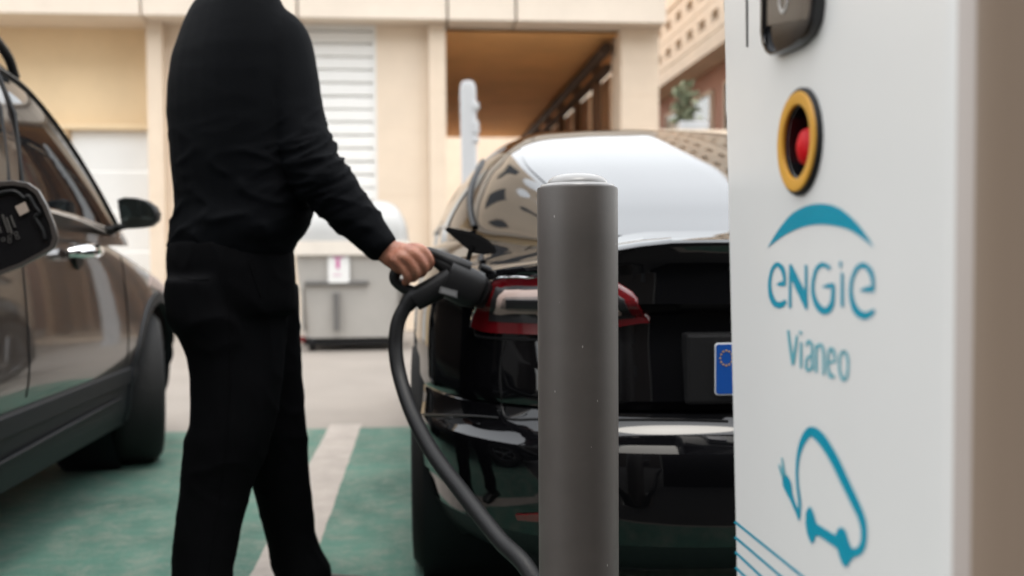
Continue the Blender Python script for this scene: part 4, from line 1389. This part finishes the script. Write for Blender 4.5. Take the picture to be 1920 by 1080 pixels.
PYB = 2.44
FD = np.array([0.72, 0.69])                     # way the person faces
SD = np.array([FD[1], -FD[0]])                  # towards the right shoulder
def body_ring(py, xl_, xr_, Y=PYB, n=28, expo=2.3, a=0.22, b=0.125):
    pl_, pr_ = at(xl_ - 5, py, Y=Y), at(xr_ + 1, py, Y=Y)
    cx_, hx = (pl_.x + pr_.x) / 2, (pr_.x - pl_.x) / 2
    pts_ = []
    for k in range(n):
        t = 2 * math.pi * k / n
        u = math.copysign(abs(math.cos(t)) ** (2 / expo), math.cos(t)) * a
        v = math.copysign(abs(math.sin(t)) ** (2 / expo), math.sin(t)) * b
        pts_.append(SD * u + FD * v)
    pts_ = np.array(pts_)
    pts_ *= hx / pts_[:, 0].max()
    z = (pl_.z + pr_.z) / 2
    return [(cx_ + p[0], Y + p[1], z) for p in pts_]

ft = at(470, 1168, Y=2.44)
man = thing('person', (ft.x, 2.46, 0), 'person in black jumper and trousers pushing the charging connector into the black car', 'person')
# torso
tors = [(-42, 432, 492), (-26, 405, 508), (-10, 378, 520), (0, 362, 524), (20, 349, 534), (50, 335, 545), (100, 316, 556), (150, 308, 562), (200, 306, 568), (250, 310, 574), (300, 313, 580), (350, 319, 586), (385, 321, 590), (405, 316, 589), (425, 311, 584), (442, 309, 574), (455, 309, 561), (470, 310, 556)]
q = MB()
q.grid([body_ring(*t) for t in tors], cv=True, cap0=True, cap1=True)
armp = [((500, 62), 2.40, .070), ((522, 88), 2.375, .076), ((543, 150), 2.345, .065), ((560, 225), 2.315, .057), ((577, 285), 2.295, .058), ((594, 322), 2.285, .060), ((622, 358), 2.28, .057), ((658, 398), 2.275, .050), ((695, 438), 2.268, .041), ((717, 462), 2.262, .034), ((724, 469), 2.26, .033)]
q.tube([at(*a[0], Y=a[1]) for a in armp], [a[2] for a in armp], 20, 4)
# left arm, on the far side
c0 = at(450, 60, Y=PYB)
sl_ = [(c0.x - 0.08, c0.y + 0.10, c0.z - 0.02), (c0.x - 0.10, c0.y + 0.17, c0.z - 0.08), (c0.x - 0.08, c0.y + 0.21, 1.25), (c0.x - 0.07, c0.y + 0.235, 1.12), (c0.x - 0.06, c0.y + 0.245, 1.00), (c0.x - 0.06, c0.y + 0.245, 0.93)]
q.tube(sl_, [.065, .07, .058, .055, .046, .036], 18, 4)
jm = voxel(q, 0.006, 14)
def folds(co, no):
    d_ = np.zeros(len(co))
    el = at(594, 322, Y=2.285)
    for i in range(len(co)):
        x, y, z = co[i]
        s_ = x * 0.72 + y * 0.69
        c_ = noise.noise(Vector((x * 5 + 3, y * 5, z * 17 + s_ * 6)))
        c2_ = noise.noise(Vector((x * 9, y * 9 + 7, z * 40 - s_ * 22)))
        wa = 0.10 + 1.1 * math.exp(-((z - 1.00) / 0.11) ** 2) + 0.5 * math.exp(-((z - 1.17) / 0.07) ** 2)
        r_ = math.sqrt((x - el.x) ** 2 + (y - el.y) ** 2 + (z - el.z) ** 2)
        wr_ = 1.2 * math.exp(-(r_ / 0.10) ** 2)
        ridge = (1 - abs(c_) * 2.2)
        d_[i] = 0.0075 * wa * max(0, ridge) ** 3 * (0.55 + 0.8 * c2_) + 0.011 * wr_ * max(0, 1 - abs(c2_) * 2.4) ** 2 + 0.003
    return d_
finish(jm, 'jumper', M['knit'], man, folds)
# ribbed collar, hem and cuff
MB().grid([body_ring(y_, a, b) for y_, a, b in ((-34, 422, 503), (-45, 430, 500), (-56, 434, 497), (-57, 440, 492))], cv=True).build('collar', M['knit'], man, smooth=60)
q = MB()
q.grid([body_ring(y_, a, b) for y_, a, b in ((438, 314, 572), (446, 308, 571), (458, 307, 562), (470, 308, 557), (474, 310, 555), (472, 316, 548))], cv=True)
q.build('hem', M['knit'], man, smooth=60)
# trousers
q = MB()
pel = [(448, 312, 552), (470, 308, 556), (490, 305, 558), (530, 308, 560), (560, 311, 561), (585, 322, 558)]
q.grid([body_ring(y_, a, b, b=0.14) for y_, a, b in pel], cv=True, cap0=True, cap1=True)
def leg_ring(py, xl_, xr_, Y, n=24, fl=0.95):
    pl_, pr_ = at(xl_, py, Y=Y), at(xr_, py, Y=Y)
    cx_, r_ = (pl_.x + pr_.x) / 2, (pr_.x - pl_.x) / 2
    z = (pl_.z + pr_.z) / 2
    return [(cx_ + r_ * math.cos(2 * math.pi * k / n), Y + r_ * fl * math.sin(2 * math.pi * k / n), z) for k in range(n)]
nl = [(520, 310, 540, 2.425), (560, 311, 540, 2.42), (595, 317, 539, 2.41), (630, 336, 537, 2.405), (665, 350, 535, 2.40), (700, 356, 532, 2.395), (745, 358, 526, 2.39), (795, 356, 517, 2.385), (812, 349, 512, 2.385), (850, 345, 500, 2.385), (915, 337, 473, 2.385), (1000, 326, 450, 2.38), (1080, 321, 435, 2.375), (1130, 322, 432, 2.37), (1148, 322, 432, 2.37)]
fl_ = [(530, 420, 560, 2.48), (575, 428, 562, 2.50), (640, 440, 563, 2.52), (700, 445, 565, 2.53), (750, 450, 570, 2.545), (800, 457, 575, 2.55), (850, 463, 578, 2.56), (915, 474, 583, 2.57), (1000, 496, 591, 2.585), (1035, 506, 604, 2.59), (1062, 511, 620, 2.595), (1080, 516, 624, 2.60), (1092, 519, 620, 2.60)]
for L_ in (nl, fl_):
    q.grid([leg_ring(*t) for t in L_], cv=True, cap0=True, cap1=True)
tm = voxel(q, 0.0075, 12)
def tfolds(co, no):
    d_ = np.zeros(len(co))
    for i in range(len(co)):
        x, y, z = co[i]
        c_ = noise.noise(Vector((x * 11 + z * 5, y * 11, z * 9 + 5)))
        c2_ = noise.noise(Vector((x * 7 - z * 6, y * 9 + 3, z * 4)))
        wa = 0.5 + 0.8 * math.exp(-((z - 0.50) / 0.10) ** 2) + 0.6 * math.exp(-((z - 0.12) / 0.08) ** 2) + 0.6 * math.exp(-((z - 0.76) / 0.08) ** 2)
        d_[i] = 0.0035 * wa * max(0, 1 - abs(c_) * 2.3) ** 3 + 0.0012 * c2_
    return d_
finish(tm, 'trousers', M['cloth'], man, tfolds)
bvT2 = BVHTree.FromPolygons([v.co + ORI[man.name] for v in tm.vertices], [tuple(p.vertices) for p in tm.polygons])
for nm, pp, r_ in (('pocket_edge', [(466, 484), (472, 505), (480, 530), (489, 556)], 0.0022), ('side_seam', [(420, 480), (428, 560), (432, 640), (430, 760), (420, 880), (402, 1000), (385, 1120)], 0.0016), ('back_pocket', [(335, 520), (362, 525), (392, 524)], 0.0018)):
    seam(bvT2, pp, r_, 0.0).build(nm, M['cloth'], man, smooth=60)
# shoes
for c_, hd in (((at(375, 1130, Y=2.37).x, 2.37), (0.80, 0.55)), ((at(572, 1075, Y=2.60).x, 2.60), (0.93, 0.36))):
    f = Vector((hd[0], hd[1], 0)).normalized()
    cx_, cy_ = c_
    prof = [(-0.085, 0.032, 0.055), (-0.06, 0.042, 0.075), (0.0, 0.044, 0.080), (0.05, 0.046, 0.066), (0.11, 0.050, 0.050), (0.16, 0.045, 0.040), (0.19, 0.028, 0.030)]
    s_ = Vector((-f.y, f.x, 0))
    q = MB()
    rings = []
    for t, w_, h_ in prof:
        b_ = Vector((cx_, cy_, 0)) + f * t
        rings.append([tuple(b_ + s_ * (w_ * math.cos(a)) + Vector((0, 0, 0.012 + max(0.0, h_ * (0.35 + 0.65 * math.sin(a))) if math.sin(a) > -0.5 else 0.012))) for a in np.linspace(0, 2 * math.pi, 20, endpoint=False)])
    q.grid(rings, cv=True, cap0=True, cap1=True)
    S_ = link('shoe', None, man, (cx_, cy_, 0))
    q.build('upper', M['leather'], S_, smooth=60)
    so = [[tuple(Vector((cx_, cy_, z)) + f * t + s_ * (sg * (w_ + 0.004))) for t, w_, h_ in prof for sg in (1,)] + [tuple(Vector((cx_, cy_, z)) + f * t - s_ * (w_ + 0.004)) for t, w_, h_ in reversed(prof)] for z in (0.006, 0.024)]
    MB().grid(so, cv=True, cap0=True, cap1=True).build('sole', M['black'], S_)

# body: head, neck, trunk, arms, hands, legs as one skin
q = MB()
nk = at(478, -20, Y=PYB)
hc_ = Vector((nk.x + 0.035, PYB + 0.02, nk.z + 0.19))
def hd_(u, v, z):           # forward, sideways, up from the head centre
    return (hc_.x + FD[0] * u + SD[0] * v, hc_.y + FD[1] * u + SD[1] * v, hc_.z + z)
hr_ = []
for z, f0, b0, wd_ in ((-0.115, 0.055, 0.03, 0.035), (-0.10, 0.085, 0.06, 0.055), (-0.06, 0.095, 0.085, 0.068), (-0.02, 0.097, 0.098, 0.074), (0.03, 0.096, 0.104, 0.077), (0.07, 0.086, 0.098, 0.072), (0.10, 0.06, 0.075, 0.056), (0.118, 0.02, 0.03, 0.025)):
    hr_.append([hd_((f0 if math.cos(t) > 0 else b0) * math.cos(t), wd_ * math.sin(t), z) for t in np.linspace(0, 2 * math.pi, 24, endpoint=False)])
q.grid(hr_, cv=True, cap0=True, cap1=True)
q.tube([(nk.x - 0.01, PYB, nk.z - 0.10), (nk.x, PYB, nk.z), (hc_.x - 0.01, hc_.y - 0.01, hc_.z - 0.05)], [0.065, 0.058, 0.058], 18, 4)
q.tube([hd_(0.090, 0, 0.03), hd_(0.104, 0, 0.0), hd_(0.117, 0, -0.025), hd_(0.096, 0, -0.038)], [0.010, 0.012, 0.015, 0.010], 10, 3)
q.tube([hd_(0.088, -0.022, -0.062), hd_(0.099, 0, -0.064), hd_(0.088, 0.022, -0.062)], [0.007, 0.010, 0.007], 8, 3)
for s_ in (-1, 1):
    q.tube([hd_(-0.005, s_ * 0.074, 0.03), hd_(-0.012, s_ * 0.084, 0.01), hd_(-0.004, s_ * 0.078, -0.03)], [0.010, 0.013, 0.009], 8, 4, flat=0.6)
core = [(-20, 425, 505), (30, 370, 530), (100, 345, 545), (200, 335, 550), (300, 345, 555), (400, 350, 555), (470, 340, 530), (530, 345, 515), (560, 370, 490)]
q.grid([body_ring(*t) for t in core], cv=True, cap0=True, cap1=True)
q.tube([at(*a[0], Y=a[1]) for a in armp], [a[2] * 0.70 for a in armp[:-3]] + [.031, .028, .028], 18, 4)
q.tube(sl_, [.045, .048, .042, .038, .033, .028], 16, 4)
for L_ in (nl, fl_):
    q.tube([((at(a, y_, Y=Y).x + at(b, y_, Y=Y).x) / 2, Y, at(a, y_, Y=Y).z) for y_, a, b, Y in L_], [min(rr_, 0.62 * (at(b, y_, Y=Y).x - at(a, y_, Y=Y).x) / 2) for rr_, (y_, a, b, Y) in zip(np.linspace(0.075, 0.036, len(L_)), L_)], 16)
# right hand closed round the handle
YH = YC
def hp_(px, py, dy=0.0):
    return at(px, py, Y=YH + dy)
q.tube([hp_(714, 460, 0.0), hp_(728, 472, -0.004), hp_(744, 480, -0.010), hp_(758, 486, -0.014), hp_(770, 489, -0.012)], [0.028, 0.030, 0.034, 0.036, 0.028], 18, 4, flat=0.62)
fing = [
    # knuckle, middle joint, end joint, tip   (index, middle, ring, little)
    [(776, 467, -0.020), (792, 470, -0.026), (806, 489, -0.018), (802, 502, 0.006), (792, 503, 0.024)],
    [(764, 472, -0.030), (780, 479, -0.036), (795, 499, -0.030), (790, 513, -0.004), (778, 512, 0.020)],
    [(752, 480, -0.034), (767, 489, -0.039), (780, 510, -0.034), (775, 522, -0.008), (764, 519, 0.018)],
    [(740, 486, -0.030), (752, 498, -0.036), (764, 519, -0.032), (760, 530, -0.010), (751, 526, 0.012)],
]
fr_ = [[.0150, .0130, .0112, .0102, .0085], [.0150, .0132, .0115, .0104, .0085], [.0142, .0124, .0110, .0098, .0082], [.0128, .0108, .0098, .0088, .0075]]
for pts_, rr in zip(fing, fr_):
    q.tube([hp_(742 + (pts_[0][0] - 758) * 0.5, 476 + (pts_[0][1] - 476) * 0.5, -0.008)] + [hp_(*p) for p in pts_], [rr[0] * 1.05] + rr, 14, 4)
q.tube([hp_(730, 470, 0.016), hp_(752, 468, 0.030), hp_(776, 466, 0.036), hp_(795, 470, 0.034)], [.016, .015, .0125, .009], 14, 4)
# left hand, relaxed
lw = Vector(sl_[-1])
q.tube([lw + Vector((-0.01, 0, 0.04)), lw + Vector((0.01, 0, -0.04)), lw + Vector((0.015, 0.005, -0.085))], [0.028, 0.040, 0.036], 14, 4, flat=0.5)
for k in range(4):
    b_ = lw + Vector((-0.018 + 0.021 * k, 0.002, -0.08))
    ln = (0.062, 0.074, 0.070, 0.055)[k]
    q.tube([b_, b_ + Vector((0.004, 0.012, -ln * 0.5)), b_ + Vector((0.002, 0.034, -ln * 0.9))], [.0100, .0092, .0076], 10, 3)
q.tube([lw + Vector((0.035, 0.0, -0.03)), lw + Vector((0.052, 0.012, -0.065)), lw + Vector((0.052, 0.020, -0.095))], [.013, .012, .009], 10, 3)
bd = voxel(q, 0.0036, 4)
finish(bd, 'body', M['skin'], man)
# hair and eyes
hr_ = []
for z, f0, b0, wd_ in ((-0.045, -0.02, 0.100, 0.074), (0.0, 0.0, 0.112, 0.082), (0.04, 0.060, 0.114, 0.085), (0.065, 0.098, 0.110, 0.083), (0.10, 0.082, 0.092, 0.067), (0.128, 0.03, 0.04, 0.035)):
    hr_.append([hd_((f0 if math.cos(t) > 0 else b0) * math.cos(t), wd_ * math.sin(t), z) for t in np.linspace(0, 2 * math.pi, 28, endpoint=False)])
MB().grid(hr_, cv=True, cap1=True).build('hair', M['hair'], man, smooth=60)
for s_ in (-1, 1):
    c_ = hd_(0.083, s_ * 0.031, 0.0)
    MB().lathe([(-0.011, 0.0001), (-0.008, 0.0075), (0, 0.011), (0.008, 0.0075), (0.011, 0.0001)], c_, 'Z', 12).build('eye', M['eye'], man, smooth=60)
